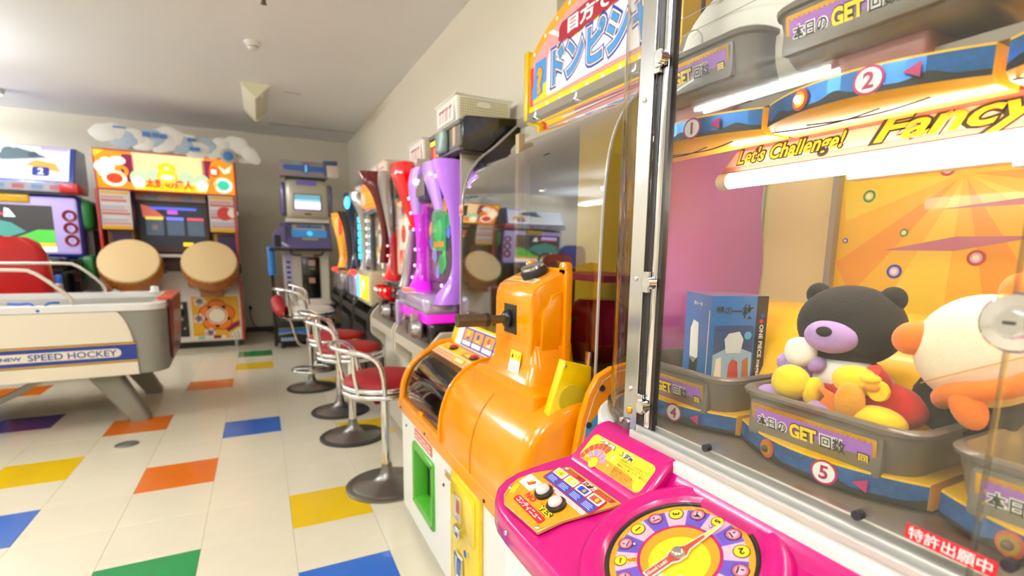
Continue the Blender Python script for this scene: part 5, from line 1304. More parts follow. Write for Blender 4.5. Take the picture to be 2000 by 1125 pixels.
edge = [(-.225 + .075 * math.sin(PI / 2 * i / 10) ** 1.3, .695 - .28 * (1 - math.cos(PI / 2 * i / 10)) ) for i in range(11)]
pan = [(-Ln + .12, .318), (-.143, .318), (-.146, .40)] + list(reversed(edge)) + [(-Ln + .12, .695)]
pn = MB().prism(pan, -.006, .004, 'y', m_lam).build('side_panel', HT, bevel=.002)
sd = Decal((0, -.0062, 0), (1, 0, 0), (0, 0, 1), eps=.0005)
sd.rect(-Ln + .12, .397, -.146, .513, m_goldp, 1); sd.rect(-Ln + .12, .409, -.146, .501, m_navyp, 2)
for z in (.397, .513): sd.rect(-Ln + .12, z - .0015, -.146, z + .0015, m_blk, 2)
sd.rect(-.775, .430, -.218, .480, m_lam, 3, .025)
sd.text('NEW', -.690, .454, .034, m_navyp, 4, bold=.0012, w=.085, h=.020); sd.text('SPEED HOCKEY', -.430, .455, .05, m_navyp, 4, bold=.0008, w=.385, h=.036)
sd.build('side_print', pn, flat=True)
def rim(z0, z1, a, b): return [[(x, y, z0) for x, y in hr(a)], [(x, y, z1 - .004) for x, y in hr(a)], [(x, y, z1) for x, y in hr(a + .005)], [(x, y, z1) for x, y in hr(b - .004, .08)], [(x, y, z0 - .012) for x, y in hr(b, .08)]]
MB().loft(rim(.698, .738, -.006, .06), m_alu, caps=False).build('rail', HT)
MB().loft([[(x, y, .675) for x, y in hr(.055, .08)], [(x, y, .69) for x, y in hr(.055, .08)]], m_field).build('playing_field', HT)
m_wtube = mat('guard_tube', '#ddd6c8', .25, metal=.5)
for y, dz in ((.035, 0), (.955, .01)):
    g = MB().tube(smooth([(-.42, y, .735), (-.425, y, .775), (-.47, y, .83 + dz), (-.535, y, .895 + dz), (-.575, y, .922 + dz), (-.63, y, .932 + dz), (-1.0, y, .932 + dz), (-1.42, y, .932 + dz), (-1.47, y, .922 + dz), (-1.51, y, .895 + dz), (-1.58, y, .83 + dz), (-1.62, y, .775), (-1.625, y, .735)], 4), .0105, m_wtube, 10).build('guard_rail', HT)
MB().lathe([(.001, .04), (.022, .04), (.026, .03), (.026, .005), (.04, .0), (.001, 0)], (-.13, .93, .738), m_white, 20).build('corner_knob', HT)
m_redb = mat('goal_red', '#7c1a14', .35, coat=.3); m_redo = mat('goal_orange', '#cf4a1a', .35, coat=.3)
MB().prism([(.002, .36), (.002, .735), (.028, .74), (.034, .72), (.028, .60), (.018, .44), (.010, .36)], .22, .80, 'y', m_redb).build('goal_box', HT, bevel=.006)
MB().rbox((-.05, .20, .738), (.036, .80, .757), .008, m_redo).build('goal_cap', HT)
for x0, s in ((-.265, 1), (-Ln + .265, -1)):
    for y0, e in ((.09, 1), (Wd - .21, -1)):
        rg = []
        for z, a, b in ((.0, .03, .135), (.02, .028, .138), (.315, -.155, .01)):
            xa, xb = (x0 + a * s, x0 + b * s); xa, xb = min(xa, xb), max(xa, xb)
            rg.append([(px, py, z) for px, py in rrect(xa, y0, xb, y0 + .12, .03, 4)])
        MB().loft(rg, m_gry).build('leg', HT)
MB().prism([(-.62, .315), (-.56, .315), (-.74, .20), (-.98, .085), (-1.02, .10), (-.78, .22)], .22, .26, 'y', mat('brace_grey', '#93908b', .35, metal=.6)).build('fold_brace', HT, bevel=.003)
MB().rbox((-.90, .21, .0), (-.86, .27, .12), .006, m_dark).build('brace_foot', HT)
MB().rbox((-1.3, .3, .20), (-.95, .7, .315), .01, m_dark).build('blower_box', HT)
# strings of blue mallet cord lying on the rail
t = thing('blue_cord', 'blue knotted cord looped over the near rail of the hockey table', 'cord', (-.9, .46, .74))
m_cord = mat('cord_blue', '#2f62c4', .6)
MB().tube(smooth([(-.98, .50, .748), (-.93, .47, .748), (-.88, .455, .750), (-.86, .438, .735), (-.85, .432, .715), (-.83, .434, .712), (-.82, .440, .73), (-.80, .46, .750), (-.77, .50, .748)], 6), .006, m_cord, 8).build('cord', t)
MB().ell((-.842, .431, .712), (.014, .010, .012), m_cord, nu=12, nv=8).build('knot', t)
MB().ell((-.875, .433, .709), (.012, .008, .008), m_rubber, nu=10, nv=8).build('toggle', t)

# ------------------------------------------------------------------ drum game
def glo(n, c, e=.9): return mat(n, c, .35, emit=e)
TK = thing('drum_game', 'drum arcade game with two big drums and a glowing orange header', 'arcade machine', (-.53, 3.5, 0))
m_tred = mat('taiko_red', '#b3271c', .35, coat=.3); m_twht = mat('taiko_white', '#e9e3d6', .4); m_tbrn = mat('taiko_brown', '#4a2f22', .4); m_twood = mat('drum_wood', '#b8641a', .3, coat=.5, noise=.1, nscale=12); m_skin = mat('drum_skin', '#dcbd88', .6, noise=.05, nscale=5)
XA, XB_ = -1.105, .045
bc = MB().box((XA, 3.10, .07), (XB_, 4.05, .575), m_twht).build('base_cabinet', TK, bevel=.006)
MB().box((XA + .04, 3.14, 0.0), (XB_ - .04, 4.0, .07), m_blackp).build('plinth', TK)
for x in (-.03, -1.0): MB().cyl((x, 3.12, 0), (x, 3.12, .075), .022, m_silver, 12).build('caster', TK)
MB().box((XB_ - .016, 3.085, .06), (XB_ + .006, 3.30, 1.60), m_tred).build('edge_trim', TK)
MB().box((XA - .006, 3.085, .06), (XA + .016, 3.30, 1.60), m_tred).build('edge_trim', TK)
lp = Decal((0, 3.0985, 0), (1, 0, 0), (0, 0, 1), eps=.001)
q = lambda n, c: mat('tk_' + n, c, .4)
lp.rect(-.43, .085, .022, .562, q('cream', '#f2e8cf'), 1); lp.rect(-.42, .095, .012, .552, q('yellow', '#e8a81c'), 2)
cx, cz = -.195, .345
for k in range(5): lp.circ(cx + .085 * math.cos(PI / 2 + k * 2 * PI / 5), cz + .085 * math.sin(PI / 2 + k * 2 * PI / 5), .088, q('darkred', '#8a2a12'), 3, 22)
for k in range(5): lp.circ(cx + .085 * math.cos(PI / 2 + k * 2 * PI / 5), cz + .085 * math.sin(PI / 2 + k * 2 * PI / 5), .08, q('orange', '#ef7a14'), 4, 22)
lp.circ(cx, cz, .098, q('cream', '#f2e8cf'), 5, 30); lp.ring(cx, cz, .076, .088, q('orange', '#ef7a14'), 6, 30)
for fx, fz in ((-.36, .32), (-.27, .16), (-.345, .50)):
    for k in range(5): lp.circ(fx + .028 * math.cos(k * 2 * PI / 5), fz + .028 * math.sin(k * 2 * PI / 5), .026, q('blossom', '#f3d9d6'), 6, 14)
lp.poly([(-.115, .20), (.012, .26), (.012, .10), (-.08, .10)], q('cream', '#f2e8cf'), 7); lp.poly([(-.125, .195), (-.04, .265), (.012, .285), (.012, .235), (-.10, .165)], q('wine', '#8a1238'), 8); lp.poly([(-.10, .165), (.012, .235), (.012, .212), (-.092, .14)], q('gold', '#e0a814'), 8)
for k in range(3): lp.line([(-.075 + .03 * k, .135 + .018 * k), (-.065 + .03 * k, .10)], .006, q('wine', '#8a1238'), 9)
lp.rect(-.42, .095, -.13, .13, q('cream', '#f2e8cf'), 7); lp.rect(-.38, .097, -.32, .128, q('mint', '#7fc4b0'), 8); lp.rect(-.24, .10, -.17, .13, q('wine', '#8a1238'), 8)
lp.build('front_art', bc, flat=True)
lc = MB().rbox((-.575, 3.088, .13), (-.455, 3.10, .50), .01, m_blackp).build('coin_door', bc)
MB().rbox((-.535, 3.082, .43), (-.495, 3.09, .475), .003, m_white).build('coin_slot', lc); MB().rbox((-.54, 3.082, .30), (-.50, 3.09, .335), .003, m_silver).build('coin_return', lc); MB().cyl((-.49, 3.09, .22), (-.49, 3.08, .22), .01, m_silver, 12).build('door_lock', lc)
# deck with drums
MB().prism([(3.10, .575), (3.16, .70), (3.34, .80), (3.40, .80), (3.40, .575)], XA + .016, XB_ - .016, 'x', m_twht).build('drum_deck', TK)
for dx in (-.865, -.215):
    tilt = Matrix.Rotation(math.radians(56), 4, 'X') @ Matrix.Rotation(0, 4, 'Z')
    M = Matrix.Translation((dx + .01, 2.83, .925)) @ tilt
    R = .238
    dm = MB().lathe([(R * .80, -.30), (R * .93, -.24), (R * 1.06, -.15), (R * 1.08, -.09), (R * 1.02, -.03), (R * .98, -.005)], (0, 0, 0), m_twood, 40, M=M).build('drum', TK)
    MB().lathe([(R * 1.005, -.03), (R * 1.03, -.012), (R * 1.02, .004), (R * .985, .010)], (0, 0, 0), mat('drum_rim', '#cfae74', .5), 40, M=M, caps=False).build('drum_rim', dm)
    MB().lathe([(R * .99, .008), (R * .85, .012), (.001, .014)], (0, 0, 0), m_skin, 40, M=M, caps=False).build('drum_skin', dm)
    for k in range(28):
        a = 2 * PI * k / 28; MB().ell((R * 1.035 * math.cos(a), R * 1.035 * math.sin(a), -.022), (.006, .006, .006), m_goldp, M=M, nu=6, nv=4).build('drum_nail', dm)
    for s in (-1, 1): MB().rbox((s * R * 1.02 - .02, -.04, -.17), (s * R * 1.02 + .03, .04, -.10), .01, m_blackp, M=M).build('drum_lug', dm)
    MB().prism([(-.19, .0), (-.20, .05), (-.14, .09), (-.06, .055), (0, .045), (.06, .055), (.14, .09), (.20, .05), (.19, .0)], 2.86, 3.02, 'y', mat('drum_stand', '#9c6236', .45), M=Matrix.Translation((dx, 0, .66))).build('drum_stand', TK, bevel=.006)
    MB().box((dx - .10, 2.90, .56), (dx + .10, 3.12, .68), mat('drum_stand', '#9c6236', .45)).build('stand_block', TK, bevel=.006)
# upper cabinet and screen
MB().box((XA + .02, 3.42, .575), (XB_ - .02, 4.05, 1.60), m_tbrn).build('upper_cabinet', TK)
MB().box((-.88, 3.36, 1.0), (-.22, 3.42, 1.62), m_tbrn).build('screen_bezel', TK, bevel=.01)
sc_ = Decal((-.83, 3.359, 1.06), (1, 0, 0), (0, 0, 1), eps=.001)
sc_.rect(0, 0, .57, .44, glo('scr_dark', '#242a30', .25), 1); sc_.poly([(0.02, .43), (.12, .40), (.22, .30), (.03, .30)], glo('scr_red', '#b85a4a', .6), 2); sc_.rect(.10, .385, .50, .41, glo('scr_blue', '#4a58d0', .8), 3); sc_.rect(.24, .34, .33, .38, glo('scr_mag', '#b04ab0', .8), 3)
for k, c in enumerate(('#c8b040', '#5a6ae8', '#b04050')): sc_.rect(.05 + .18 * k, .28, .20 + .18 * k, .31, glo('scr_t%d' % k, c, .9), 3); sc_.rect(.05 + .18 * k, .12, .20 + .18 * k, .275, glo('scr_card', '#4a5a6a', .35), 2); sc_.circ(.125 + .18 * k, .20, .03, glo('scr_c%d' % k, ('#7a6a60', '#4a5a70', '#4a6060')[k], .4), 4)
sc_.rect(.36, .01, .45, .05, glo('scr_yel', '#e8b41c', .8), 3)
sc_.build('screen', TK, flat=True)
st_ = Decal((-.86, 3.355, 1.535), (1, 0, 0), (0, 0, 1), eps=.001); st_.rect(0, 0, .62, .065, q('stripgrey', '#cfc8c4'), 1)
for k in range(6): st_.rect(.01 + .1 * k, .006, .10 + .1 * k, .058, q('strip%d' % (k % 3), ('#d8b4ac', '#aebfd0', '#d9c8c0')[k % 3]), 2)
st_.build('screen_strip', TK, flat=True)
MB().box((-.80, 3.34, .955), (-.36, 3.37, .985), m_twht).box((-.80, 3.338, .957), (-.70, 3.34, .983), m_yelp).build('keyboard_label', TK)
for x0, x1 in ((-1.085, -.845), (-.195, .058)):
    sp = MB().rbox((x0, 3.10, 1.22), (x1, 3.42, 1.60), .008, q('purpledark', '#3a2450')).build('side_speaker', TK)
    MB().box((x0 + .02, 3.2, .80), (x1 - .02, 3.42, 1.22), q('goldwood', '#a87a2a')).box((x0 + .05, 3.19, .9), (x1 - .03, 3.2, 1.2), q('purpledark', '#3a2450')).build('speaker_post', TK)
    pd = Decal((x0, 3.098, 1.225), (1, 0, 0), (0, 0, 1), eps=.001); w_ = x1 - x0
    pd.rect(0, 0, w_, .37, q('paper', '#cfc3bb'), 1); pd.rect(0, 0, w_, .035, q('gold', '#e0a814'), 2); pd.rect(.01, .335, w_ - .01, .36, q('gold', '#e0a814'), 2)
    for k in range(9): pd.rect(.012, .045 + .031 * k, w_ - .012 - .02 * (k % 3), .066 + .031 * k, q('row%d' % (k % 4), ('#c9908a', '#a9b2c8', '#d8cfc8', '#b8675c')[k % 4]), 2)
    if x0 > -.5: pd.circ(w_ * .55, .19, .07, q('red', '#c8322a'), 3, 18); pd.circ(w_ * .85, .2, .05, q('white', '#efe8dc'), 4, 16)
    pd.build('song_list', sp, flat=True)
MB().ell((-1.10, 3.09, 1.33), (.04, .03, .03), m_white, nu=14, nv=10).build('mascot_clip', TK) if False else None
# header
hz0, hz1 = 1.60, 1.972
hb = MB().prism([(3.12, hz0), (3.06, hz1), (3.45, hz1), (3.45, hz0)], XA + .005, XB_ + .02, 'x', m_tred).build('header_box', TK, bevel=.004)
hv = Vector((0, -.06, hz1 - hz0)); hd_ = Decal(Vector((XA + .005, 3.12, hz0)) + Vector((0, -.0015, 0)), (1, 0, 0), hv, eps=.0016); HW = XB_ - XA + .015; HH = hv.length
E1 = .45
o_, y_, c_2, w2, r_2, g_, m2, t2 = (glo('hdr_' + n, c, E1) for n, c in (('orange', '#f58a0a'), ('yellow', '#ffc81e'), ('cream', '#f7d59a'), ('white', '#fff4dc'), ('red', '#e0421c'), ('teal', '#2fc0a4'), ('wine', '#7a1440'), ('sea', '#b8d0a8')))
hd_.rect(.014, .014, HW - .014, HH - .014, y_, 1)
hd_.rect(.014, .014, .30, HH - .014, o_, 2); hd_.rect(HW - .27, .014, HW - .014, HH - .014, o_, 2)
for x, z, r in ((.06, .21, .055), (.10, .25, .05), (.13, .19, .05), (.07, .16, .04)): hd_.circ(x, z, r, w2, 3)
hd_.poly([(.014, .30), (.10, HH - .014), (.014, HH - .014)], y_, 3); hd_.poly([(.22, .10), (.31, .06), (.31, .34), (.23, .34), (.20, .25)], m2, 3); hd_.poly([(HW - .29, .05), (HW - .22, .12), (HW - .24, .24), (HW - .20, .34), (HW - .29, .34)], m2, 3)
hd_.circ(.19, .275, .062, w2, 4, 24, .04); hd_.circ(.15, .11, .095, w2, 4, 30, .075); hd_.circ(.15, .11, .064, r_2, 5, 30, .048)
hd_.circ(HW - .115, .105, .085, w2, 4, 30, .078); hd_.circ(HW - .115, .105, .055, g_, 5, 30, .05)
hd_.circ(HW - .19, .235, .05, r_2, 4); hd_.rect(HW - .215, .21, HW - .165, .26, w2, 5); hd_.poly([(HW - .15, .30), (HW - .10, .22), (HW - .05, .24), (HW - .03, .31), (HW - .09, .26)], w2, 4); hd_.ring(HW - .21, .12, .02, .05, o_, 4)
hd_.ring(.21, .18, .025, .055, o_, 4)
hd_.rect(.30, .014, HW - .27, HH - .014, c_2, 3); hd_.rect(.30, .014, HW - .27, .075, y_, 4)
for k in range(5): hd_.circ(.34 + .13 * k, .13 + .02 * (k % 2), .07, t2, 4, 18)
hd_.rect(.30, .014, HW - .27, .09, y_, 5)
for fx in (.335, HW - .305):
    for k in range(5): hd_.circ(fx + .028 * math.cos(k * 1.257 + .3), .085 + .028 * math.sin(k * 1.257 + .3), .03, w2, 6, 14)
hd_.text('太鼓の達人', .585, .085, .10, r_2, 7, bold=.004, w=.40, h=.085)
for z, r in ((.235, .075), (.155, .088)):
    hd_.circ(.575, z, r, y_, 8, 28, r * .72); hd_.circ(.575, z, r * .3, w2, 10, 18, r * .18)
hd_.circ(.575, .150, .06, w2, 9, 24, .025)
hd_.build('header_art', hb, flat=True)
# cloud cut-outs on top
m_cl = mat('cloud_white', '#e9e6de', .5); m_clb = mat('cloud_blue', '#aebfcc', .5); m_cld = mat('cloud_deepblue', '#3f7ab8', .5)
CL = thing('cloud_cutout', 'white and blue cloud-shaped cut-out display on top of the drum game', 'display', (-.35, 3.2, hz1))
rnd = random.Random(4)
for k in range(17):
    u = k / 16; x = -.99 + 1.16 * u; z = 2.135 - .04 * u - .05 * abs(math.sin(u * 7)) + (.02 if k % 2 else -.03)
    r = rnd.uniform(.075, .105)
    n_ = 5; pts = []
    for i in range(30):
        a = 2 * PI * i / 30; rr = r * (1 + .16 * abs(math.sin(a * 2.5 + k))); pts.append((x + rr * 1.15 * math.cos(a), z + rr * .85 * math.sin(a)))
    MB().bprism(pts, 3.018 + .0021 * k, 3.024 + .0021 * k, 'y', .002, (m_cl, m_cl, m_clb)[k % 3]).build('cloud_puff', CL)
for x, z, r, yy in ((.12, 2.10, .085, 3.010), (.21, 2.03, .075, 3.0075), (.26, 1.98, .05, 3.0125)):
    MB().bprism(circ(x, z, r, 24), yy, yy + .007, 'y', .002, m_cl).build('cloud_puff', CL)
MB().bprism(circ(.015, 1.99, .075, 24), 2.995, 3.008, 'y', .003, mat('cloud_grey', '#b9b4ab', .5)).build('disc_plaque', CL); MB().bprism(circ(.015, 1.99, .048, 24), 2.989, 2.996, 'y', .002, m_cld).build('disc_face', CL)
for x, z, w_, h_ in ((-.66, 2.13, .055, .045), (-.585, 2.13, .05, .04), (-.52, 2.125, .05, .04), (-.29, 2.12, .07, .03), (-.27, 2.03, .09, .035), (-.86, 2.17, .10, .012)):
    MB().box((x - w_ / 2, 3.010, z - h_ / 2), (x + w_ / 2, 3.019, z + h_ / 2), m_cld).build('blue_patch', CL)
MB().box((-.90, 3.055, hz1 + .01), (-.05, 3.06, 2.10), m_clb).build('back_board', CL)

# ------------------------------------------------------------------ racing game
RG = thing('racing_game', 'blue and green racing arcade game with sloped picture header', 'arcade machine', (-1.75, 3.4, 0))
m_rblue = mat('race_blue', '#2b3f9a', .25, coat=.5); m_rgreen = mat('race_green', '#13803c', .3, coat=.4); m_rred = mat('race_red', '#c4161c', .3, coat=.4)
RX0, RX1 = -2.20, -1.245
rh = MB().prism([(3.13, 1.64), (3.30, 1.975), (3.60, 1.975), (3.60, 1.60), (3.13, 1.60)], RX0, RX1 - .02, 'x', m_rblue).build('header_box', RG, bevel=.008)
rv = Vector((0, .17, .335)); ra = Decal((RX0, 3.1285, 1.642), (1, 0, 0), rv, eps=.0015); RW = RX1 - .02 - RX0; RH = rv.length
hb_ = lambda n, c, e=.28: glo('race_' + n, c, e)
ra.rect(.01, .01, RW - .04, RH - .01, hb_('sky', '#dfe6f2'), 1); ra.poly([(.01, .01), (RW - .04, .01), (RW - .04, .10), (.3, .05)], hb_('snow', '#f4f6fa'), 2)
ra.poly([(RW - .35, .16), (RW - .10, .10), (RW - .14, .19), (RW - .28, .22)], hb_('amber', '#e8a24a'), 3); ra.poly([(RW - .60, .22), (RW - .42, .34), (RW - .30, .30), (RW - .2, .25), (RW - .5, .20)], hb_('slate', '#5a6a72'), 3)
ra.circ(RW - .47, .29, .05, hb_('slate', '#5a6a72'), 4); ra.circ(RW - .30, .27, .035, hb_('slate2', '#3f5058'), 4); ra.rect(RW - .62, .065, RW - .20, .135, hb_('cream', '#ece6d2'), 4, .02); ra.rect(RW - .30, .05, RW - .18, .145, hb_('blue', '#3f8ad0'), 5, .015); ra.text('2', RW - .24, .098, .09, hb_('snow', '#f4f6fa'), 6, bold=.003)
ra.rect(RW - .25, RH - .045, RW - .05, RH - .015, hb_('lilac', '#b8a8e0'), 4)
ra.build('header_art', rh, flat=True)
MB().box((RX0, 3.08, 1.545), (RX1 - .12, 3.40, 1.625), mat('race_grey', '#b0b2bc', .35)).build('header_ledge', RG, bevel=.004)
for k in range(5): MB().box((RX0 + .25 + .13 * k, 3.0785, 1.565), (RX0 + .33 + .13 * k, 3.081, 1.605), (q('ledge_red', '#b8606a'), q('ledge_blue', '#7a98c0'))[k % 2]).build('ledge_print', RG)
MB().rbox((RX1 - .12, 3.07, 1.54), (RX1 + .02, 3.40, 1.63), .01, m_rred).build('ledge_end', RG)
MB().rbox((RX0, 3.15, .93), (RX1, 3.60, 1.53), .05, m_rblue).build('monitor_housing', RG)
MB().rbox((RX0 + .02, 3.14, .97), (RX1 - .025, 3.20, 1.505), .035, mat('race_lilac', '#c9cbe0', .3)).build('monitor_bezel', RG)
rs = Decal((RX0 + .05, 3.1385, 1.0), (1, 0, 0), (0, 0, 1), eps=.0012); SW = .70
rs.rect(0, 0, SW, .42, glo('rs_dark', '#3c3a3a', .5), 1); rs.poly([(0, .0), (SW, .0), (SW, .05), (0, .08)], glo('rs_white', '#e8ecf2', .9), 2); rs.poly([(0, .055), (SW, .04), (SW, .08), (0, .10)], glo('rs_amber', '#d8a848', .8), 3); rs.poly([(.30, .075), (SW, .075), (SW, .20), (.58, .20), (.48, .15)], glo('rs_green', '#4aa83c', .7), 3)
rs.poly([(.0, .12), (.30, .10), (.5, .18), (.40, .26), (.22, .30), (.05, .25)], glo('rs_teal', '#4a8f82', .5), 2); rs.rect(.05, .345, .30, .395, glo('rs_lilac', '#b8a8f0', 1.1), 4); rs.rect(.05, .325, .36, .345, glo('rs_red', '#c03a4a', .9), 4); rs.poly([(.36, .31), (.44, .31), (.40, .38), (.37, .39)], glo('rs_mint', '#cfe8d8', .9), 4)
rs.build('screen', RG, flat=True)
MB().rbox((RX0 + .35, 3.12, 1.44), (RX0 + .60, 3.15, 1.515), .012, mat('race_badge', '#e8b80c', .35)).build('badge', RG)
for z in (1.335, 1.22, 1.105):
    M = Matrix.Translation((RX1 - .085, 3.142, z)) @ Matrix.Rotation(PI / 2, 4, 'X')
    s_ = MB().lathe([(.055, 0), (.055, .012), (.048, .018), (.034, .014), (.030, .0)], (0, 0, 0), mat('spk_red', '#8a1420', .35), 24, M=M, caps=False).build('speaker', RG); MB().lathe([(.034, .004), (.018, -.004), (.001, .004)], (0, 0, 0), m_blackp, 20, M=M, caps=False).build('speaker_cone', s_)
MB().rbox((RX1 - .08, 3.19, 1.2), (RX1 + .075, 3.75, 1.50), .06, m_rgreen).build('side_pod', RG)
MB().box((RX1 - .04, 3.25, .95), (RX1 + .05, 3.70, 1.25), mat('race_vent', '#4b463f', .5)).build('side_vent', RG)
MB().rbox((RX1 - .08, 3.17, .74), (RX1 + .055, 3.70, .97), .03, m_rgreen).build('side_pod', RG)
MB().box((RX0, 3.05, .0), (RX1 - .03, 3.70, .93), m_blackp).build('base', RG, bevel=.01)
MB().rbox((RX0 + .05, 2.85, .82), (RX1 - .10, 3.15, .95), .03, m_blackp).build('dashboard', RG)
MB().rbox((RX1 - .36, 2.838, .87), (RX1 - .18, 2.852, .93), .008, mat('dash_label', '#c9cdb0', .4)).build('dash_label', RG)
MB().tube([(RX0 + .42 + .14 * math.cos(a), 2.80 + .03 * math.sin(a), 1.0 + .13 * math.sin(a)) for a in [2 * PI * i / 28 for i in range(28)]], .017, m_blackp, 10, closed=True).build('steering_wheel', RG)
MB().cyl((RX0 + .42, 2.80, 1.0), (RX0 + .42, 2.92, .93), .03, m_blackp, 12).build('steering_column', RG)
for k in range(3): MB().rbox((RX1 - .36 + .09 * k, 2.86, .50), (RX1 - .30 + .09 * k, 2.90, .80), .02, mat('race_cable', '#2a4a9c', .45)).build('blue_duct', RG)
MB().rbox((RX1 - .20, 2.70, .60), (RX1 - .10, 2.80, .72), .01, mat('coin_card', '#d8d0c4', .4)).box((RX1 - .20, 2.698, .65), (RX1 - .10, 2.70, .71), m_redp2).build('coin_box', RG)
def seat(x, y, col, label, h=1.11):
    t = thing('racing_chair', label, 'chair', (x, y, 0), 0, 'chairs of the racing game', local=True)
    m = mat('seat_' + label.split()[0], col, .3, coat=.4)
    rg = []
    for z, w_, yb in ((.45, .17, .0), (.60, .20, -.02), (.80, .215, -.05), (.97, .205, -.08), (1.06, .17, -.10), (1.10, .11, -.105)):
        rg.append([(px, py, z * h / 1.11) for px, py in rrect(-w_, yb - .07, w_, yb + .06, .055, 5)])
    MB().loft(rg, m).build('backrest', t)
    MB().rbox((-.21, -.02, .36), (.21, .46, .48), .05, m).build('seat_pan', t)
    MB().rbox((-.18, .0, .0), (.18, .44, .37), .03, m_blackp).build('seat_base', t)
    return t
seat(-1.385, 1.98, '#c20d14', 'red bucket seat of the racing game behind the hockey table', 1.13)
seat(-1.86, 2.42, '#1f3fae', 'blue bucket seat at the left edge of the picture', 1.26)

# ------------------------------------------------------------------ blue standing card game in the far corner
CG = thing('card_game', 'grey and violet standing card game with two screens in the far corner', 'arcade machine', (.68, 3.1, 0))
m_cv = mat('card_violet', '#5b5484', .3, coat=.4); m_cs = mat('card_silver', '#b9b29c', .3, metal=.2, coat=.3); m_cw = mat('card_white', '#d9d3c5', .4)
MB().box((.47, 2.92, .10), (.93, 3.5, 1.05), m_cw).build('body', CG, bevel=.01)
lv = Decal((.478, 2.9185, .25), (1, 0, 0), (0, 0, 1), eps=.001); lv.rect(0, .35, .085, .78, mat('card_lilac', '#c3bedd', .4), 1)
for k in range(6): lv.rect(.02, .38 + .055 * k, .06, .41 + .055 * k, mat('card_ink', '#4a4a86', .4), 2)
lv.build('side_lettering', CG, flat=True)
bd_ = MB().rbox((.645, 2.905, .52), (.835, 2.925, .98), .012, m_blackp).build('coin_panel', CG)
MB().rbox((.715, 2.90, .88), (.785, 2.91, .945), .005, mat('slot_pink', '#c3aaa4', .4)).build('coin_slot', bd_); MB().rbox((.715, 2.90, .69), (.78, 2.91, .75), .005, mat('slot_tan', '#b8907e', .4)).build('coin_return', bd_); MB().box((.725, 2.903, .84), (.78, 2.906, .865), mat('slot_green', '#6a8a70', .4)).build('slot_label', bd_)
for x in (.55, .87): MB().tube(smooth([(x, 2.915, 1.05), (x, 2.90, 1.02), (x + (.03 if x < .7 else -.03), 2.895, 1.0), (x + (.10 if x < .7 else -.10), 2.895, .995)], 4), .008, m_blackp, 8).build('handle', CG)
MB().box((.33, 2.70, 1.045), (.95, 3.2, 1.068), m_blackp).build('shelf', CG, bevel=.004)
con = MB().prism([(2.74, 1.068), (2.80, 1.16), (2.92, 1.345), (3.3, 1.345), (3.3, 1.068)], .46, .955, 'x', m_cv).build('console', CG, bevel=.012)
cvv = Vector((0, .12, .185)); cd_ = Decal((.46, 2.799, 1.163), (1, 0, 0), cvv, eps=.0012)
cd_.rect(.11, .03, .44, .20, m_cs, 2, .01); cd_.rect(.10, .035, .45, .125, glo('cs_blue', '#2a6a9c', .5), 3); cd_.circ(.28, .08, .03, glo('cs_cyan', '#3fa0e0', .8), 4); cd_.rect(.15, .15, .41, .18, glo('cs_navy', '#2f4a7a', .3), 4, .012); cd_.circ(.28, .165, .022, glo('cs_navy', '#2f4a7a', .3), 5); cd_.rect(.20, -.005, .36, .022, mat('cs_tan', '#a89f86', .4), 3)
cd_.build('console_screen', con, flat=True)
MB().prism([(.375, 1.068), (.375, 1.22), (.47, 1.30), (.50, 1.30), (.50, 1.068)], 2.78, 3.1, 'y', m_cv).build('card_dispenser', CG, bevel=.008); MB().box((.392, 2.776, 1.085), (.452, 2.79, 1.205), m_blackin).build('card_slot', CG)
MB().box((.45, 2.755, 1.09), (.55, 2.765, 1.11), mat('lamp_bar', '#cfcbd8', .3), M=Matrix.Translation((.5, 0, 1.10)) @ Matrix.Rotation(.6, 4, 'Y') @ Matrix.Translation((-.5, 0, -1.10))).build('light_bar', CG)
mon = MB().rbox((.515, 2.84, 1.37), (.955, 3.15, 1.80), .07, m_cs).build('monitor', CG)
MB().rbox((.51, 2.86, 1.345), (.95, 3.1, 1.385), .01, m_cw).build('monitor_sill', CG)
for x0, x1 in ((.475, .53), (.94, .99)): MB().rbox((x0, 2.87, 1.42), (x1, 3.05, 1.76), .025, m_cv).build('monitor_bumper', CG)
MB().rbox((.59, 2.828, 1.475), (.875, 2.85, 1.65), .012, mat('mon_bezel', '#77756c', .4)).build('screen_bezel', mon)
ms_ = Decal((.605, 2.827, 1.487), (1, 0, 0), (0, 0, 1), eps=.001); ms_.rect(0, 0, .255, .15, glo('ms_teal', '#5f8f9c', .7), 1); ms_.rect(0, 0, .255, .075, glo('ms_lilac', '#cdb8ff', 1.3), 2); ms_.rect(0, .075, .255, .10, glo('ms_sea', '#7fa8c4', .9), 2); ms_.build('screen', mon, flat=True)
MB().box((.63, 2.835, 1.735), (.83, 2.842, 1.785), mat('mon_violet', '#7a6ac0', .35)).box((.70, 2.836, 1.43), (.765, 2.842, 1.445), m_dark).build('monitor_plate', mon)
hdr = MB().prism([(2.90, 1.83), (2.88, 1.99), (3.1, 1.99), (3.1, 1.83)], .485, .96, 'x', mat('card_header', '#9a8f96', .4)).build('header', CG, bevel=.006)
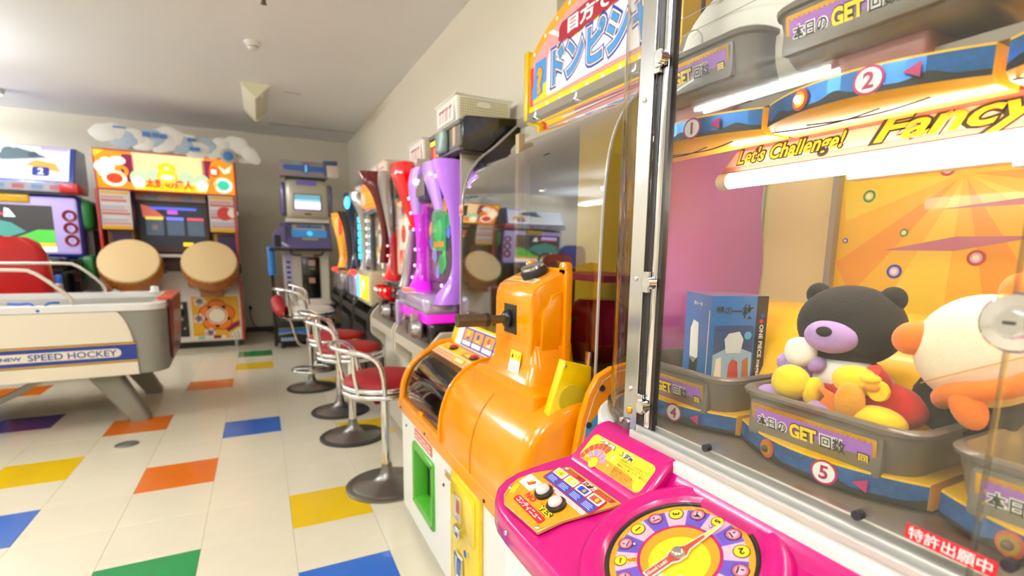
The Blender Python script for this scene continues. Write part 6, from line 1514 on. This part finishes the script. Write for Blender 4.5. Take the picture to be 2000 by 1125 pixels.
hh = Decal((.485, 2.898, 1.83), (1, 0, 0), (0, -.02, .16), eps=.001); m_hn = glo('hd_navy', '#274a7c', .35); hh.rect(.03, .06, .46, .115, m_hn, 2, .025); hh.circ(.25, .088, .05, m_hn, 3); hh.rect(.24, .05, .262, .125, glo('hd_cyan', '#6a9fc0', .5), 4); hh.rect(.12, .13, .22, .155, mat('hd_green', '#8aa89a', .4), 2); hh.rect(.20, .14, .34, .16, mat('hd_rose', '#a86a72', .4), 3); hh.build('header_print', hdr, flat=True)
MB().prism([(2.93, 1.80), (2.93, 1.83), (3.1, 1.83), (3.1, 1.80)], .53, .93, 'x', m_blackp).build('header_neck', CG)
for k, (x, z, r, m) in enumerate(((.985, 1.93, .11, mat('card_starblue', '#4a5a86', .4)), (1.0, 1.90, .085, mat('card_paper', '#d3c4b2', .5)))):
    MB().bprism([(x + r * math.cos(a), z + r * math.sin(a)) for a in (.9, 2.35, 4.0, 5.5)], 2.86 - .012 * k, 2.868 - .012 * k, 'y', .002, m).build('hanging_card', CG)
MB().box((.36, 2.74, .06), (.95, 3.5, .30), m_blackp).build('foot_box', CG, bevel=.008)
fb = Decal((.36, 2.7385, .06), (1, 0, 0), (0, 0, 1), eps=.001); fb.rect(.02, .155, .58, .165, m_silver, 2); fb.poly([(.02, .105), (.18, .12), (.28, .095), (.40, .075), (.58, .075), (.58, .155), (.02, .14)], mat('card_skyblue', '#1f6fc4', .35), 1); fb.line([(.02, .10), (.16, .115), (.26, .095), (.36, .065)], .014, m_silver, 3)
for k in range(5): fb.rect(.04 + .03 * k, .025, .062 + .03 * k, .06, mat('card_letter', '#a9c4e6', .4), 2)
fb.build('foot_print', CG, flat=True)
MB().box((.40, 2.95, .30), (.47, 3.45, .62), mat('card_taupe', '#6f675c', .4)).build('side_box', CG)
for x in (.42, .88): MB().cyl((x, 2.80, 0), (x, 2.80, .065), .022, m_blackp, 12).build('caster', CG)
pl5 = MB().cyl((.352, 2.76, .03), (.352, 2.76, 1.06), .017, m_blackp, 12).build('side_pole', CG)
MB().cyl((.350, 2.76, .79), (.350, 2.76, 1.085), .036, mat('foam_blue', '#2f7fd0', .55), 16).build('foam_grip', pl5)
MB().cyl((.352, 2.76, 1.055), (.47, 2.80, 1.058), .012, m_blackp, 10).build('pole_arm', CG)
